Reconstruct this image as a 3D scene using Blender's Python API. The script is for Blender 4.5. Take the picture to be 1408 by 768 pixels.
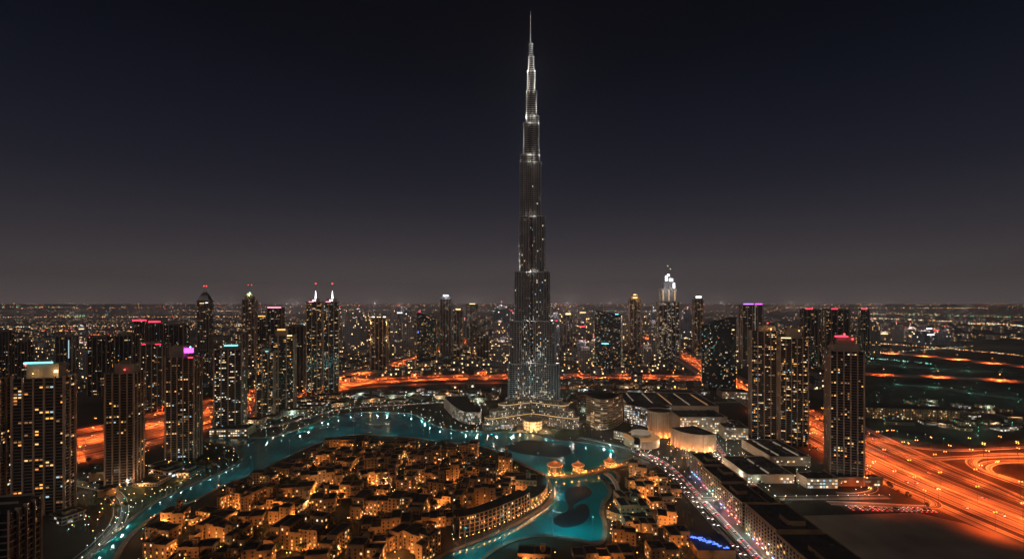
import bpy, math, random
from mathutils import Vector, noise as mnoise
R = math.radians
for o in list(bpy.data.objects): bpy.data.objects.remove(o)
scn = bpy.context.scene
# ------------------------------------------------------------ camera
FPX, HC, HY = 650.0, 243.0, 416.0            # focal length in photo pixels, eye height in metres, horizon row
cam = bpy.data.cameras.new("camera"); camo = bpy.data.objects.new("camera", cam)
scn.collection.objects.link(camo); scn.camera = camo
cam.sensor_width = 36.0; cam.lens = 36.0*FPX/1408.0
cam.shift_y = (HY-384.0)/1408.0
cam.clip_start = 1.0; cam.clip_end = 150000.0
camo.location = (0, 0, HC); camo.rotation_euler = (R(90), 0, 0)
# ------------------------------------------------------------ render + colour
scn.view_settings.view_transform = 'Standard'; scn.view_settings.look = 'None'
scn.view_settings.gamma = 1.0; scn.view_settings.exposure = 0.2
scn.view_settings.use_curve_mapping = False
cy = scn.cycles
cy.max_bounces = 4; cy.diffuse_bounces = 1; cy.glossy_bounces = 2; cy.transparent_max_bounces = 8
cy.transmission_bounces = 1; cy.volume_bounces = 0
cy.sample_clamp_indirect = 0.4; cy.sample_clamp_direct = 0.0
cy.caustics_reflective = False; cy.caustics_refractive = False
cy.use_denoising = True
cy.use_light_tree = True
# ------------------------------------------------------------ night sky
w = bpy.data.worlds.new("World"); scn.world = w; w.use_nodes = True
nt = w.node_tree; nt.nodes.clear()
out = nt.nodes.new('ShaderNodeOutputWorld')
bg1 = nt.nodes.new('ShaderNodeBackground'); bg2 = nt.nodes.new('ShaderNodeBackground')
sky = nt.nodes.new('ShaderNodeTexSky'); sky.sky_type = 'NISHITA'; sky.sun_disc = False
sky.sun_elevation = R(-4.0); sky.sun_rotation = R(200.0)
nt.links.new(sky.outputs[0], bg1.inputs[0]); bg1.inputs[1].default_value = 0.0015
tc = nt.nodes.new('ShaderNodeTexCoord'); sx = nt.nodes.new('ShaderNodeSeparateXYZ')
nt.links.new(tc.outputs['Generated'], sx.inputs[0])
rp = nt.nodes.new('ShaderNodeValToRGB')       # glow of the city in the night air
cr = rp.color_ramp; cr.interpolation = 'B_SPLINE'
while len(cr.elements) > 1: cr.elements.remove(cr.elements[-1])
SKY = [(0.0, (.110, .088, .086)), (0.04, (.072, .060, .062)), (0.11, (.029, .0265, .034)), (0.22, (.0072, .0090, .0185)), (0.38, (.0014, .0032, .0085)), (0.50, (.0004, .0012, .0034)), (1.0, (.0002, .0007, .0018))]
cr.elements[0].position = 0.0; cr.elements[0].color = (*SKY[0][1], 1)
for p_, c_ in SKY[1:]:
    e_ = cr.elements.new(p_); e_.color = (*c_, 1)
nt.links.new(sx.outputs[2], rp.inputs[0])
nt.links.new(rp.outputs[0], bg2.inputs[0]); bg2.inputs[1].default_value = 1.0
ad = nt.nodes.new('ShaderNodeAddShader')
nt.links.new(bg1.outputs[0], ad.inputs[0]); nt.links.new(bg2.outputs[0], ad.inputs[1]); nt.links.new(ad.outputs[0], out.inputs[0])
# soft fill sun added to lift the facades, standing in for city glow
ml = bpy.data.lights.new("moon", 'SUN'); ml.energy = 0.19; ml.angle = R(25); ml.color = (1.0, 0.84, 0.74)
mo = bpy.data.objects.new("moon", ml); scn.collection.objects.link(mo); mo.rotation_euler = (R(58), 0, R(-22))

# ============================================================ helpers
rnd = random.Random(7)
COL = scn.collection
def G(px, py, z=0.0):
    Y = (HC-z)*FPX/(py-HY); return ((px-704.0)/FPX*Y, Y)
def DY(py, z=0.0): return (HC-z)*FPX/(py-HY)
def ZT(py, D): return HC-(py-HY)*D/FPX
def PXY(x, y, z=0): return (704+FPX*x/y, HY+FPX*(HC-z)/y)

class MB:
    def __init__(s): s.v = []; s.f = []; s.uv = []; s.m = []
    def face(s, pts, uvs=None, mi=0):
        n = len(s.v); s.v.extend(pts); s.f.append(tuple(range(n, n+len(pts))))
        s.uv.append(uvs or [(p[0], p[1]) for p in pts]); s.m.append(mi)
    def prism(s, poly, z0, z1, mi=0, cap=None, bottom=False, top=None, ustart=0.0):
        top = top or poly; n = len(poly); u = ustart
        for i in range(n):
            a = poly[i]; b = poly[(i+1) % n]; c = top[i]; d = top[(i+1) % n]
            L = math.hypot(b[0]-a[0], b[1]-a[1])
            s.face([(a[0], a[1], z0), (b[0], b[1], z0), (d[0], d[1], z1), (c[0], c[1], z1)], [(u, z0), (u+L, z0), (u+L, z1), (u, z1)], mi)
            u += L
        if cap is not None: s.face([(p[0], p[1], z1) for p in top], None, cap)
        if bottom: s.face([(p[0], p[1], z0) for p in reversed(poly)], None, mi if cap is None else cap)
    def box(s, x0, x1, y0, y1, z0, z1, mi=0, cap=None, bottom=True):
        s.prism([(x0, y0), (x1, y0), (x1, y1), (x0, y1)], z0, z1, mi, mi if cap is None else cap, bottom)
    def obox(s, cx, cy_, w_, d_, z0, z1, a=0.0, mi=0, cap=None):
        s.prism(rect(cx, cy_, w_, d_, a), z0, z1, mi, mi if cap is None else cap, True)
    def ring(s, cx, cy_, r0, z0, r1, z1, n=12, mi=0):
        s.prism(circ(cx, cy_, r0, n), z0, z1, mi, None, False, circ(cx, cy_, r1, n))
    def cyl(s, cx, cy_, r0, z0, r1, z1, n=10, mi=0):
        s.prism(circ(cx, cy_, r0, n), z0, z1, mi, mi, True, circ(cx, cy_, max(r1, .001), n))
    def dome(s, cx, cy_, r, z0, h, n=14, k=5, mi=0):
        for i in range(k):
            a0 = i/k*math.pi/2; a1 = (i+1)/k*math.pi/2
            s.ring(cx, cy_, r*math.cos(a0), z0+h*math.sin(a0), max(r*math.cos(a1), .01), z0+h*math.sin(a1), n, mi)
    def bar(s, p, q, r, mi=0):
        p = Vector(p); q = Vector(q); d = (q-p).normalized()
        a = d.orthogonal().normalized(); b = d.cross(a)
        c0 = [p+a*r, p+b*r, p-a*r, p-b*r]; c1 = [x+(q-p) for x in c0]
        for i in range(4): s.face([tuple(c0[i]), tuple(c0[(i+1) % 4]), tuple(c1[(i+1) % 4]), tuple(c1[i])], None, mi)
        s.face([tuple(x) for x in c1], None, mi); s.face([tuple(x) for x in reversed(c0)], None, mi)
    def blob(s, x, y, z, r, mi=0):
        T = (x, y, z+r); B = (x, y, z-r); e = [(x+r, y, z), (x, y+r, z), (x-r, y, z), (x, y-r, z)]
        for i in range(4):
            s.face([e[i], e[(i+1) % 4], T], None, mi); s.face([e[(i+1) % 4], e[i], B], None, mi)
    def mesh(s, name, mats):
        me = bpy.data.meshes.new(name); me.from_pydata(s.v, [], s.f)
        for m_ in (mats if isinstance(mats, (list, tuple)) else [mats]): me.materials.append(m_)
        me.polygons.foreach_set('material_index', s.m)
        ul = me.uv_layers.new(name='UVMap'); flat = []
        for q in s.uv:
            for a in q: flat.extend((a[0], a[1]))
        ul.data.foreach_set('uv', flat); me.update(); return me
    def build(s, name, mats, parent=None, loc=None, rz=None):
        return link(name, s.mesh(name, mats), parent, loc, rz)
def link(name, data, parent=None, loc=None, rz=None):
    o = bpy.data.objects.new(name, data); COL.objects.link(o)
    if parent: o.parent = parent
    if loc: o.location = loc
    if rz: o.rotation_euler = (0, 0, rz)
    return o
def circ(cx, cy_, r, n): return [(cx+r*math.cos(2*math.pi*i/n), cy_+r*math.sin(2*math.pi*i/n)) for i in range(n)]
def rect(cx, cy_, w_, d_, a=0.0):
    c, s_ = math.cos(a), math.sin(a)
    return [(cx+x*c-y*s_, cy_+x*s_+y*c) for x, y in ((-w_/2, -d_/2), (w_/2, -d_/2), (w_/2, d_/2), (-w_/2, d_/2))]
def inside(p, poly):
    x, y = p; r = False; n = len(poly)
    for i in range(n):
        (x0, y0), (x1, y1) = poly[i], poly[(i+1) % n]
        if (y0 > y) != (y1 > y) and x < (x1-x0)*(y-y0)/(y1-y0)+x0: r = not r
    return r
def segdist(p, poly, closed=True):
    b = 1e9; n = len(poly)
    for i in range(n if closed else n-1):
        ax, ay = poly[i]; bx, by = poly[(i+1) % n]
        dx, dy = bx-ax, by-ay; L = dx*dx+dy*dy or 1e-9
        t = max(0, min(1, ((p[0]-ax)*dx+(p[1]-ay)*dy)/L))
        b = min(b, math.hypot(p[0]-ax-t*dx, p[1]-ay-t*dy))
    return b
def smooth(pts, k=2, closed=False):
    for _ in range(k):
        q = []; n = len(pts)
        for i in range(n if closed else n-1):
            a, b = pts[i], pts[(i+1) % n]
            q += [(a[0]*.75+b[0]*.25, a[1]*.75+b[1]*.25), (a[0]*.25+b[0]*.75, a[1]*.25+b[1]*.75)]
        pts = q if closed else [pts[0]]+q+[pts[-1]]
    return pts
def walk(pts, step, start=0.0, closed=False):
    """points every step metres along a line, with the direction there"""
    res = []; acc = start; P = pts+[pts[0]] if closed else pts
    for i in range(len(P)-1):
        a, b = P[i], P[i+1]; L = math.hypot(b[0]-a[0], b[1]-a[1])
        if L < 1e-6: continue
        while acc <= L:
            t = acc/L; res.append((a[0]+(b[0]-a[0])*t, a[1]+(b[1]-a[1])*t, math.atan2(b[1]-a[1], b[0]-a[0]))); acc += step
        acc -= L
    return res
def offset(pts, d):
    res = []; n = len(pts)
    for i in range(n):
        a = pts[max(0, i-1)]; b = pts[min(n-1, i+1)]
        t = math.atan2(b[1]-a[1], b[0]-a[0]); res.append((pts[i][0]-math.sin(t)*d, pts[i][1]+math.cos(t)*d))
    return res
def thing(name, label, cat, loc=(0, 0, 0), rz=0.0, group=None):
    o = bpy.data.objects.new(name, None); COL.objects.link(o)
    o.empty_display_size = 5; o.location = loc; o.rotation_euler = (0, 0, rz)
    o['label'] = label; o['category'] = cat
    if group: o['group'] = group
    return o
def tag(o, label, cat, group=None, kind=None):
    o['label'] = label; o['category'] = cat
    if group: o['group'] = group
    if kind: o['kind'] = kind
    return o
def struct(o, label=None):
    o['kind'] = 'structure'
    if label: o['label'] = label
    return o
def dup(root, loc, rz=0.0, label=None, group=None):
    r = root.copy(); COL.objects.link(r); r.location = loc; r.rotation_euler = (0, 0, rz)
    if label: r['label'] = label
    if group: r['group'] = group
    for ch in list(root.children):
        c = ch.copy(); COL.objects.link(c); c.parent = r
    return r
def lamp(x, y, z, P, col, r=0.6, parent=None, spot=None):
    if isinstance(P, float): P = round(P)
    key = (P, tuple(col), r, spot)
    if key not in LD:
        L = bpy.data.lights.new('lamp_light', 'SPOT' if spot else 'POINT'); L.energy = P; L.color = col; L.shadow_soft_size = r
        if spot: L.spot_size = R(spot); L.spot_blend = 0.6
        LD[key] = L
    o = bpy.data.objects.new('lamp_light', LD[key]); COL.objects.link(o); o.location = (x, y, z)
    if parent: o.parent = parent
    return o
LD = {}
def aim(o, tgt):
    d = Vector(tgt)-o.location; o.rotation_euler = d.to_track_quat('-Z', 'Y').to_euler()

# ============================================================ materials
def newmat(name):
    m = bpy.data.materials.new(name); m.use_nodes = True
    n = m.node_tree.nodes; n.clear()
    o = n.new('ShaderNodeOutputMaterial'); b = n.new('ShaderNodeBsdfPrincipled'); m.node_tree.links.new(b.outputs[0], o.inputs[0])
    m.cycles.emission_sampling = 'NONE'
    return m, b
def mt(nd, op, a=None, b=None, c=None):
    x = nd.nodes.new('ShaderNodeMath'); x.operation = op
    for i, q in enumerate((a, b, c)):
        if q is None: continue
        if isinstance(q, (int, float)): x.inputs[i].default_value = q
        else: nd.links.new(q, x.inputs[i])
    return x.outputs[0]
def vary(name, c0, c1, scale=0.1, rough=0.8, metal=0.0, stretch=(1, 1, 1), detail=4, coord='Object', bump=0.0, spec=0.3):
    m, b = newmat(name); t = m.node_tree
    tc_ = t.nodes.new('ShaderNodeTexCoord'); mp = t.nodes.new('ShaderNodeMapping'); mp.inputs['Scale'].default_value = stretch
    t.links.new(tc_.outputs[coord], mp.inputs[0])
    nz = t.nodes.new('ShaderNodeTexNoise'); nz.inputs['Scale'].default_value = scale; nz.inputs['Detail'].default_value = detail
    t.links.new(mp.outputs[0], nz.inputs['Vector'])
    rr = t.nodes.new('ShaderNodeValToRGB'); rr.color_ramp.elements[0].position = .32; rr.color_ramp.elements[1].position = .68
    rr.color_ramp.elements[0].color = (*c0, 1); rr.color_ramp.elements[1].color = (*c1, 1)
    t.links.new(nz.outputs[0], rr.inputs[0]); t.links.new(rr.outputs[0], b.inputs['Base Color'])
    b.inputs['Roughness'].default_value = rough; b.inputs['Metallic'].default_value = metal; b.inputs['Specular IOR Level'].default_value = spec
    if bump:
        bp = t.nodes.new('ShaderNodeBump'); bp.inputs['Strength'].default_value = bump; bp.inputs['Distance'].default_value = 1.0
        t.links.new(nz.outputs[0], bp.inputs['Height']); t.links.new(bp.outputs[0], b.inputs['Normal'])
    return m
def emit(name, col, st):
    m, b = newmat(name); b.inputs['Base Color'].default_value = (col[0]*.3, col[1]*.3, col[2]*.3, 1)
    b.inputs['Emission Color'].default_value = (*col, 1); b.inputs['Emission Strength'].default_value = st
    b.inputs['Roughness'].default_value = .5
    return m
PW = [(0, (1, .62, .28)), (.30, (1, .78, .5)), (.55, (1, .92, .78)), (.72, (.75, .92, 1)), (.84, (1, .45, .16)), (.93, (.3, .9, .85))]
PC = [(0, (1, .9, .75)), (.35, (.8, .92, 1)), (.6, (1, .75, .45)), (.8, (.45, .9, .95)), (.93, (1, .4, .2))]
PA = [(0, (1, .55, .18)), (.45, (1, .68, .32)), (.8, (1, .85, .6)), (.95, (.6, .95, .85))]
def facade(name, wall, glass=(.02, .025, .03), cw=4.0, ch=3.6, gx=.18, gy=.25, lit=.12, st=1.2, pal=PW, rough=.7, band=0.0, floorlit=0.0):
    """walls with rows of windows; some rooms have their lamps on. UV is in metres."""
    m, b = newmat(name); t = m.node_tree; L = t.links.new
    uv = t.nodes.new('ShaderNodeUVMap'); uv.uv_map = 'UVMap'
    s_ = t.nodes.new('ShaderNodeSeparateXYZ'); L(uv.outputs[0], s_.inputs[0])
    oi = t.nodes.new('ShaderNodeObjectInfo')
    u = mt(t, 'DIVIDE', s_.outputs[0], cw); v = mt(t, 'DIVIDE', s_.outputs[1], ch)
    fu = mt(t, 'FRACT', u); fv = mt(t, 'FRACT', v); iu = mt(t, 'FLOOR', u); iv = mt(t, 'FLOOR', v)
    mu = mt(t, 'MULTIPLY', mt(t, 'GREATER_THAN', fu, gx), mt(t, 'LESS_THAN', fu, 1-gx))
    mv = mt(t, 'MULTIPLY', mt(t, 'GREATER_THAN', fv, gy), mt(t, 'LESS_THAN', fv, 1-gy*.5))
    mk = mt(t, 'MULTIPLY', mu, mv)
    cb = t.nodes.new('ShaderNodeCombineXYZ'); L(iu, cb.inputs[0]); L(iv, cb.inputs[1]); L(mt(t, 'MULTIPLY', oi.outputs['Random'], 97.0), cb.inputs[2])
    wn = t.nodes.new('ShaderNodeTexWhiteNoise'); wn.noise_dimensions = '3D'; L(cb.outputs[0], wn.inputs[0])
    sc_ = t.nodes.new('ShaderNodeSeparateColor'); L(wn.outputs['Color'], sc_.inputs[0])
    cb2 = t.nodes.new('ShaderNodeCombineXYZ'); L(mt(t, 'FLOOR', mt(t, 'DIVIDE', iu, 5)), cb2.inputs[0]); L(mt(t, 'FLOOR', mt(t, 'DIVIDE', iv, 3)), cb2.inputs[1]); L(mt(t, 'MULTIPLY', oi.outputs['Random'], 31.0), cb2.inputs[2])
    wn2 = t.nodes.new('ShaderNodeTexWhiteNoise'); L(cb2.outputs[0], wn2.inputs[0])
    thr = mt(t, 'MULTIPLY', mt(t, 'MULTIPLY', wn2.outputs['Value'], 2.0), lit)
    on = mt(t, 'LESS_THAN', wn.outputs['Value'], thr)
    rp_ = t.nodes.new('ShaderNodeValToRGB'); c_ = rp_.color_ramp; c_.interpolation = 'CONSTANT'
    c_.elements[0].position = 0; c_.elements[0].color = (*pal[0][1], 1); c_.elements.remove(c_.elements[1])
    for p, q in pal[1:]: c_.elements.new(p).color = (*q, 1)
    L(sc_.outputs[0], rp_.inputs[0])
    br = mt(t, 'MULTIPLY', mt(t, 'POWER', sc_.outputs[1], 2.0), st)
    L(rp_.outputs[0], b.inputs['Emission Color']); L(mt(t, 'MULTIPLY', mt(t, 'MULTIPLY', on, mk), mt(t, 'ADD', br, st*.12)), b.inputs['Emission Strength'])
    mx = t.nodes.new('ShaderNodeMix'); mx.data_type = 'RGBA'; L(mk, mx.inputs[0])
    nz = t.nodes.new('ShaderNodeTexNoise'); nz.inputs['Scale'].default_value = .05; L(uv.outputs[0], nz.inputs['Vector'])
    mw = t.nodes.new('ShaderNodeMix'); mw.data_type = 'RGBA'; L(nz.outputs[0], mw.inputs[0])
    mw.inputs[6].default_value = (wall[0]*.7, wall[1]*.7, wall[2]*.7, 1); mw.inputs[7].default_value = (min(1, wall[0]*1.25), min(1, wall[1]*1.25), min(1, wall[2]*1.25), 1)
    L(mw.outputs[2], mx.inputs[6]); mx.inputs[7].default_value = (*glass, 1)
    L(mx.outputs[2], b.inputs['Base Color'])
    L(mt(t, 'SUBTRACT', rough, mt(t, 'MULTIPLY', mk, rough-.15)), b.inputs['Roughness'])
    return m
# plain stuffs
M = {}
M['concrete'] = vary('beige_concrete', (.26, .21, .17), (.36, .30, .25), .08)
M['pilaster'] = vary('rendered_pilaster', (.36, .25, .19), (.52, .38, .30), .05)
M['darkglass'] = vary('dark_glazing', (.012, .014, .018), (.03, .032, .038), .3, .15, spec=.6)
M['slab'] = vary('balcony_slab', (.19, .135, .10), (.30, .22, .165), .2)
M['roof'] = vary('roof_felt', (.025, .024, .026), (.06, .056, .056), .12)
M['sandroof'] = vary('dark_gravel_roof', (.03, .026, .024), (.075, .06, .05), .1)
M['sand'] = vary('sand_render', (.20, .115, .055), (.38, .235, .12), .06)
M['sand2'] = vary('pale_render', (.21, .125, .06), (.37, .235, .13), .06)
M['steel'] = vary('brushed_steel', (.30, .30, .31), (.45, .45, .46), .1, .4, .3)
M['darksteel'] = vary('dark_metal', (.05, .05, .055), (.09, .09, .095), .2, .5, .3)
M['fin'] = vary('polished_fin', (.36, .39, .43), (.54, .58, .64), .05, .4, .3)
M['asphalt'] = None
M['paint'] = vary('road_paint', (.55, .55, .52), (.8, .8, .78), .05, .6)
M['kerb'] = vary('kerb_stone', (.28, .25, .22), (.4, .37, .33), .3)
M['pave'] = vary('paving', (.10, .085, .07), (.2, .17, .14), .06)
M['grass'] = vary('night_lawn', (.018, .028, .010), (.045, .06, .022), .03)
M['trunk'] = vary('bark', (.08, .06, .04), (.14, .1, .07), .5)
M['leaf'] = vary('leaves', (.03, .045, .015), (.08, .11, .035), .4)
M['palmleaf'] = vary('palm_fronds', (.035, .05, .02), (.09, .11, .04), .4)
M['tile'] = vary('terracotta_tile', (.38, .15, .07), (.52, .23, .11), .5)
M['rubber'] = vary('tyre', (.02, .02, .02), (.03, .03, .03), .5)
for k, c in {'white': (.7, .7, .7), 'black': (.03, .03, .035), 'grey': (.25, .26, .27), 'red': (.4, .04, .03), 'blue': (.05, .09, .25)}.items():
    M['car_'+k] = vary('car_paint_'+k, c, tuple(x*.85 for x in c), .3, .3, .2)
E = {}
for k, (c, s_) in {'warm': ((1, .60, .24), 1.15), 'amber': ((1, .42, .09), 1.45), 'white': ((1, .82, .56), 1.25), 'cool': ((.60, .88, 1), .7), 'teal': ((.25, .90, .85), .6),
                   'orange': ((1, .32, .07), .9), 'dim': ((1, .50, .20), .25), 'dimw': ((1, .78, .56), .17)}.items(): E[k] = emit('lit_room_'+k, c, s_)
for k, (c, s_) in {'Lamber': ((1, .48, .14), 4.5), 'Lorange': ((1, .36, .08), 7), 'Lwhite': ((1, .82, .58), 4.2), 'Lcyan': ((.40, 1, .90), 2.6), 'Lred': ((1, .04, .04), 6), 'Lgreen': ((.15, 1, .55), 5),
                   'Lblue': ((.12, .25, 1), 5), 'head': ((1, .93, .8), 7), 'tail': ((1, .05, .04), 4), 'magenta': ((.85, .08, .9), 3.2), 'cyan': ((.2, .9, .95), 2.2), 'purple': ((.4, .15, 1), 3),
                   'strip': ((1, .86, .66), 2.2), 'crownwhite': ((.95, .95, 1), 3.5), 'crowngold': ((1, .68, .3), 2.6), 'crownorange': ((1, .45, .12), 2.0), 'redled': ((1, .04, .08), 3.0), 'pink': ((1, .35, .5), 2.5), 'bluewall': ((.1, .2, 1), 2.2)}.items(): E[k] = emit('lamp_'+k, c, s_)
PAL = {'warm': ['warm', 'warm', 'white', 'amber', 'dim', 'dimw', 'dim', 'dimw', 'dim', 'cool', 'dim', 'amber', 'dim', 'dim', 'dimw', 'warm', 'dim'], 'cool': ['white', 'cool', 'warm', 'warm', 'dimw', 'dim', 'dimw', 'dim', 'orange', 'dimw', 'dimw', 'dim', 'teal'],
       'amber': ['amber', 'amber', 'warm', 'dim', 'warm', 'orange', 'white'], 'white': ['white', 'white', 'warm', 'cool', 'dimw', 'dimw']}

M['sanddark'] = vary('weathered_coping', (.16, .11, .07), (.26, .18, .12), .2)
# ============================================================ the setting
m, b = newmat('dark_ground'); t = m.node_tree
tcg = t.nodes.new('ShaderNodeTexCoord')
n1 = t.nodes.new('ShaderNodeTexNoise'); n1.inputs['Scale'].default_value = .006; n1.inputs['Detail'].default_value = 8
n2 = t.nodes.new('ShaderNodeTexVoronoi'); n2.inputs['Scale'].default_value = .012
t.links.new(tcg.outputs['Object'], n1.inputs['Vector']); t.links.new(tcg.outputs['Object'], n2.inputs['Vector'])
mxg = mt(t, 'ADD', mt(t, 'MULTIPLY', n1.outputs[0], .7), mt(t, 'MULTIPLY', n2.outputs['Distance'], .006))
rg = t.nodes.new('ShaderNodeValToRGB'); rg.color_ramp.elements[0].position = .25; rg.color_ramp.elements[1].position = .55
rg.color_ramp.elements[0].color = (.03, .03, .026, 1); rg.color_ramp.elements[1].color = (.13, .105, .085, 1)
t.links.new(mxg, rg.inputs[0]); t.links.new(rg.outputs[0], b.inputs['Base Color']); b.inputs['Roughness'].default_value = .95; b.inputs['Specular IOR Level'].default_value = .1
g = MB(); g.face([(-90000, -3000, 0), (90000, -3000, 0), (90000, 90000, 0), (-90000, 90000, 0)]); struct(g.build('ground', m))
# lake
LAKE_PX = [(110, 800), (128, 762), (158, 735), (186, 712), (214, 690), (262, 668), (306, 650), (334, 634), (334, 622), (318, 613), (300, 609), (286, 607), (288, 600), (345, 604), (385, 599), (420, 587),
           (448, 576), (470, 569), (500, 566), (558, 567), (574, 572), (590, 582), (612, 590), (650, 594), (700, 595), (742, 596), (762, 606), (800, 608), (832, 613), (848, 622), (842, 632),
           (818, 640), (850, 650), (846, 664), (836, 662), (826, 656), (833, 666), (838, 678), (826, 690), (823, 704), (830, 722), (826, 746), (812, 745), (790, 738),
           (762, 735), (735, 735), (705, 741), (680, 752), (650, 775), (620, 800), (560, 800), (606, 766), (640, 752), (672, 740), (712, 722), (738, 706), (756, 694), (764, 680), (757, 662), (752, 652), (735, 644), (700, 628), (676, 616), (655, 610),
           (615, 608), (575, 601), (530, 598), (486, 595), (442, 606), (404, 622), (366, 642), (332, 656), (300, 668), (262, 690), (225, 700), (205, 712), (172, 738), (156, 765), (140, 800)]
LAKE = smooth([G(*p) for p in LAKE_PX], 2, True)
m, b = newmat('lagoon_water'); t = m.node_tree
tcw = t.nodes.new('ShaderNodeTexCoord'); nw = t.nodes.new('ShaderNodeTexNoise'); nw.inputs['Scale'].default_value = .02; nw.inputs['Detail'].default_value = 3
t.links.new(tcw.outputs['Object'], nw.inputs['Vector'])
rw = t.nodes.new('ShaderNodeValToRGB'); rw.color_ramp.elements[0].position = .3; rw.color_ramp.elements[1].position = .7
rw.color_ramp.elements[0].color = (.0005, .12, .14, 1); rw.color_ramp.elements[1].color = (.001, .22, .24, 1)
t.links.new(nw.outputs[0], rw.inputs[0]); t.links.new(rw.outputs[0], b.inputs['Base Color'])
b.inputs['Roughness'].default_value = .13; b.inputs['IOR'].default_value = 1.33
nw2 = t.nodes.new('ShaderNodeTexNoise'); nw2.inputs['Scale'].default_value = .5; nw2.inputs['Detail'].default_value = 3
mpw = t.nodes.new('ShaderNodeMapping'); mpw.inputs['Scale'].default_value = (.35, 1.6, 1); t.links.new(tcw.outputs['Object'], mpw.inputs[0]); t.links.new(mpw.outputs[0], nw2.inputs['Vector'])
bw = t.nodes.new('ShaderNodeBump'); bw.inputs['Strength'].default_value = .25; bw.inputs['Distance'].default_value = .25
t.links.new(nw2.outputs[0], bw.inputs['Height']); t.links.new(bw.outputs[0], b.inputs['Normal'])
def flat(name, poly, z, mat, label=None):
    from mathutils.geometry import tessellate_polygon
    me = bpy.data.meshes.new(name); tr = tessellate_polygon([[Vector((p[0], p[1], 0)) for p in poly]])
    fs = []
    for q in tr:
        a, b_, c = [poly[i] for i in q]
        fs.append(tuple(q) if (b_[0]-a[0])*(c[1]-a[1])-(b_[1]-a[1])*(c[0]-a[0]) > 0 else tuple(reversed(q)))
    me.from_pydata([(p[0], p[1], z) for p in poly], [], fs); me.materials.append(mat); me.update()
    return link(name, me)
struct(flat('lake_water', LAKE, .10, m))
kb = MB(); n = len(LAKE)
Lo = []
for i in range(n):
    a = LAKE[i-1]; c = LAKE[(i+1) % n]; tt = math.atan2(c[1]-a[1], c[0]-a[0]); Lo.append((math.sin(tt), -math.cos(tt)))
area = sum(LAKE[i][0]*LAKE[(i+1) % n][1]-LAKE[(i+1) % n][0]*LAKE[i][1] for i in range(n)); sg = 1 if area > 0 else -1
for i in range(n):
    j = (i+1) % n; a, c = LAKE[i], LAKE[j]
    ao = (a[0]+sg*Lo[i][0]*5, a[1]+sg*Lo[i][1]*5); co = (c[0]+sg*Lo[j][0]*5, c[1]+sg*Lo[j][1]*5)
    kb.face([(a[0], a[1], 0), (c[0], c[1], 0), (c[0], c[1], .9), (a[0], a[1], .9)])
    kb.face([(a[0], a[1], .9), (c[0], c[1], .9), (co[0], co[1], .9), (ao[0], ao[1], .9)])
    kb.face([(ao[0], ao[1], .9), (co[0], co[1], .9), (co[0], co[1], 0), (ao[0], ao[1], 0)])
struct(kb.build('lakeside_path', M['pave']))

def mk_asphalt(name, c, streak=1.0):
    m, b = newmat(name); t = m.node_tree
    uv = t.nodes.new('ShaderNodeUVMap'); uv.uv_map = 'UVMap'
    mp = t.nodes.new('ShaderNodeMapping'); mp.inputs['Scale'].default_value = (.24, .0016, 1); t.links.new(uv.outputs[0], mp.inputs[0])
    nz = t.nodes.new('ShaderNodeTexNoise'); nz.inputs['Scale'].default_value = 1.0; nz.inputs['Detail'].default_value = 3; t.links.new(mp.outputs[0], nz.inputs['Vector'])
    rr = t.nodes.new('ShaderNodeValToRGB'); rr.color_ramp.elements[0].position = .42; rr.color_ramp.elements[1].position = .60
    rr.color_ramp.elements[0].color = (c*.16, c*.16, c*.16, 1); rr.color_ramp.elements[1].color = (c*3.2, c*3.2, c*3.1, 1)  # streaks along the lanes: tyre wear plus traffic light trails painted into the colour
    t.links.new(nz.outputs[0], rr.inputs[0]); t.links.new(rr.outputs[0], b.inputs['Base Color']); b.inputs['Roughness'].default_value = .75
    return m
M['asphalt'] = mk_asphalt('worn_asphalt', .06)
M['hwy'] = mk_asphalt('highway_asphalt', .10)
MARK = MB(); KERB = MB()
def ribbon(mb, pts, w0, w1, z, mi=0):
    A = offset(pts, w0); B = offset(pts, w1); u = 0
    for i in range(len(pts)-1):
        L = math.hypot(pts[i+1][0]-pts[i][0], pts[i+1][1]-pts[i][1])
        q = [(A[i][0], A[i][1], z), (B[i][0], B[i][1], z), (B[i+1][0], B[i+1][1], z), (A[i+1][0], A[i+1][1], z)]
        uvq = [(w0, u), (w1, u), (w1, u+L), (w0, u+L)]
        if w1 > w0: q.reverse(); uvq.reverse()
        mb.face(q, uvq, mi); u += L
ZR = [0.02]
def road(name, pts, wd, mat, lanes=4, median=True, z=None, edge=.5):
    ZR[0] += .012; z = z or ZR[0]
    r = MB(); ribbon(r, pts, -wd/2, wd/2, z); o = struct(r.build(name, mat))
    for k in (-1, 1): ribbon(MARK, pts, k*(wd/2-1.2)-edge/2, k*(wd/2-1.2)+edge/2, z+.006)
    if lanes > 1:
        for k in range(1, lanes):
            d = -wd/2+1.2+(wd-2.4)*k/lanes
            if median and k == lanes//2: continue
            ribbon(MARK, pts, d-.16, d+.16, z+.006)
    if median:
        for s_ in (-1, 1):
            ribbon(KERB, pts, s_*1.1-.25, s_*1.1+.25, z+.75)
            A = offset(pts, s_*1.35)
            for i in range(len(pts)-1):
                KERB.face([(A[i][0], A[i][1], z), (A[i+1][0], A[i+1][1], z), (A[i+1][0], A[i+1][1], z+.75), (A[i][0], A[i][1], z+.75)])
    return o
def W(px): return [G(*p) for p in px]
# right highway, running away from the viewer
HR = smooth([(590, 240), (580, 420), (566, 560), (562, 700), (585, 900), (622, 1150), (665, 1450), (742, 1900), (850, 2600), (1050, 4200)], 2)
road('highway', HR, 74, M['hwy'], 12)
HRs = offset(HR, 56); road('service_road', HRs, 20, M['hwy'], 3, False)
HRe = offset(HR, -58); road('service_road', HRe, 22, M['hwy'], 3, False)
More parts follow.
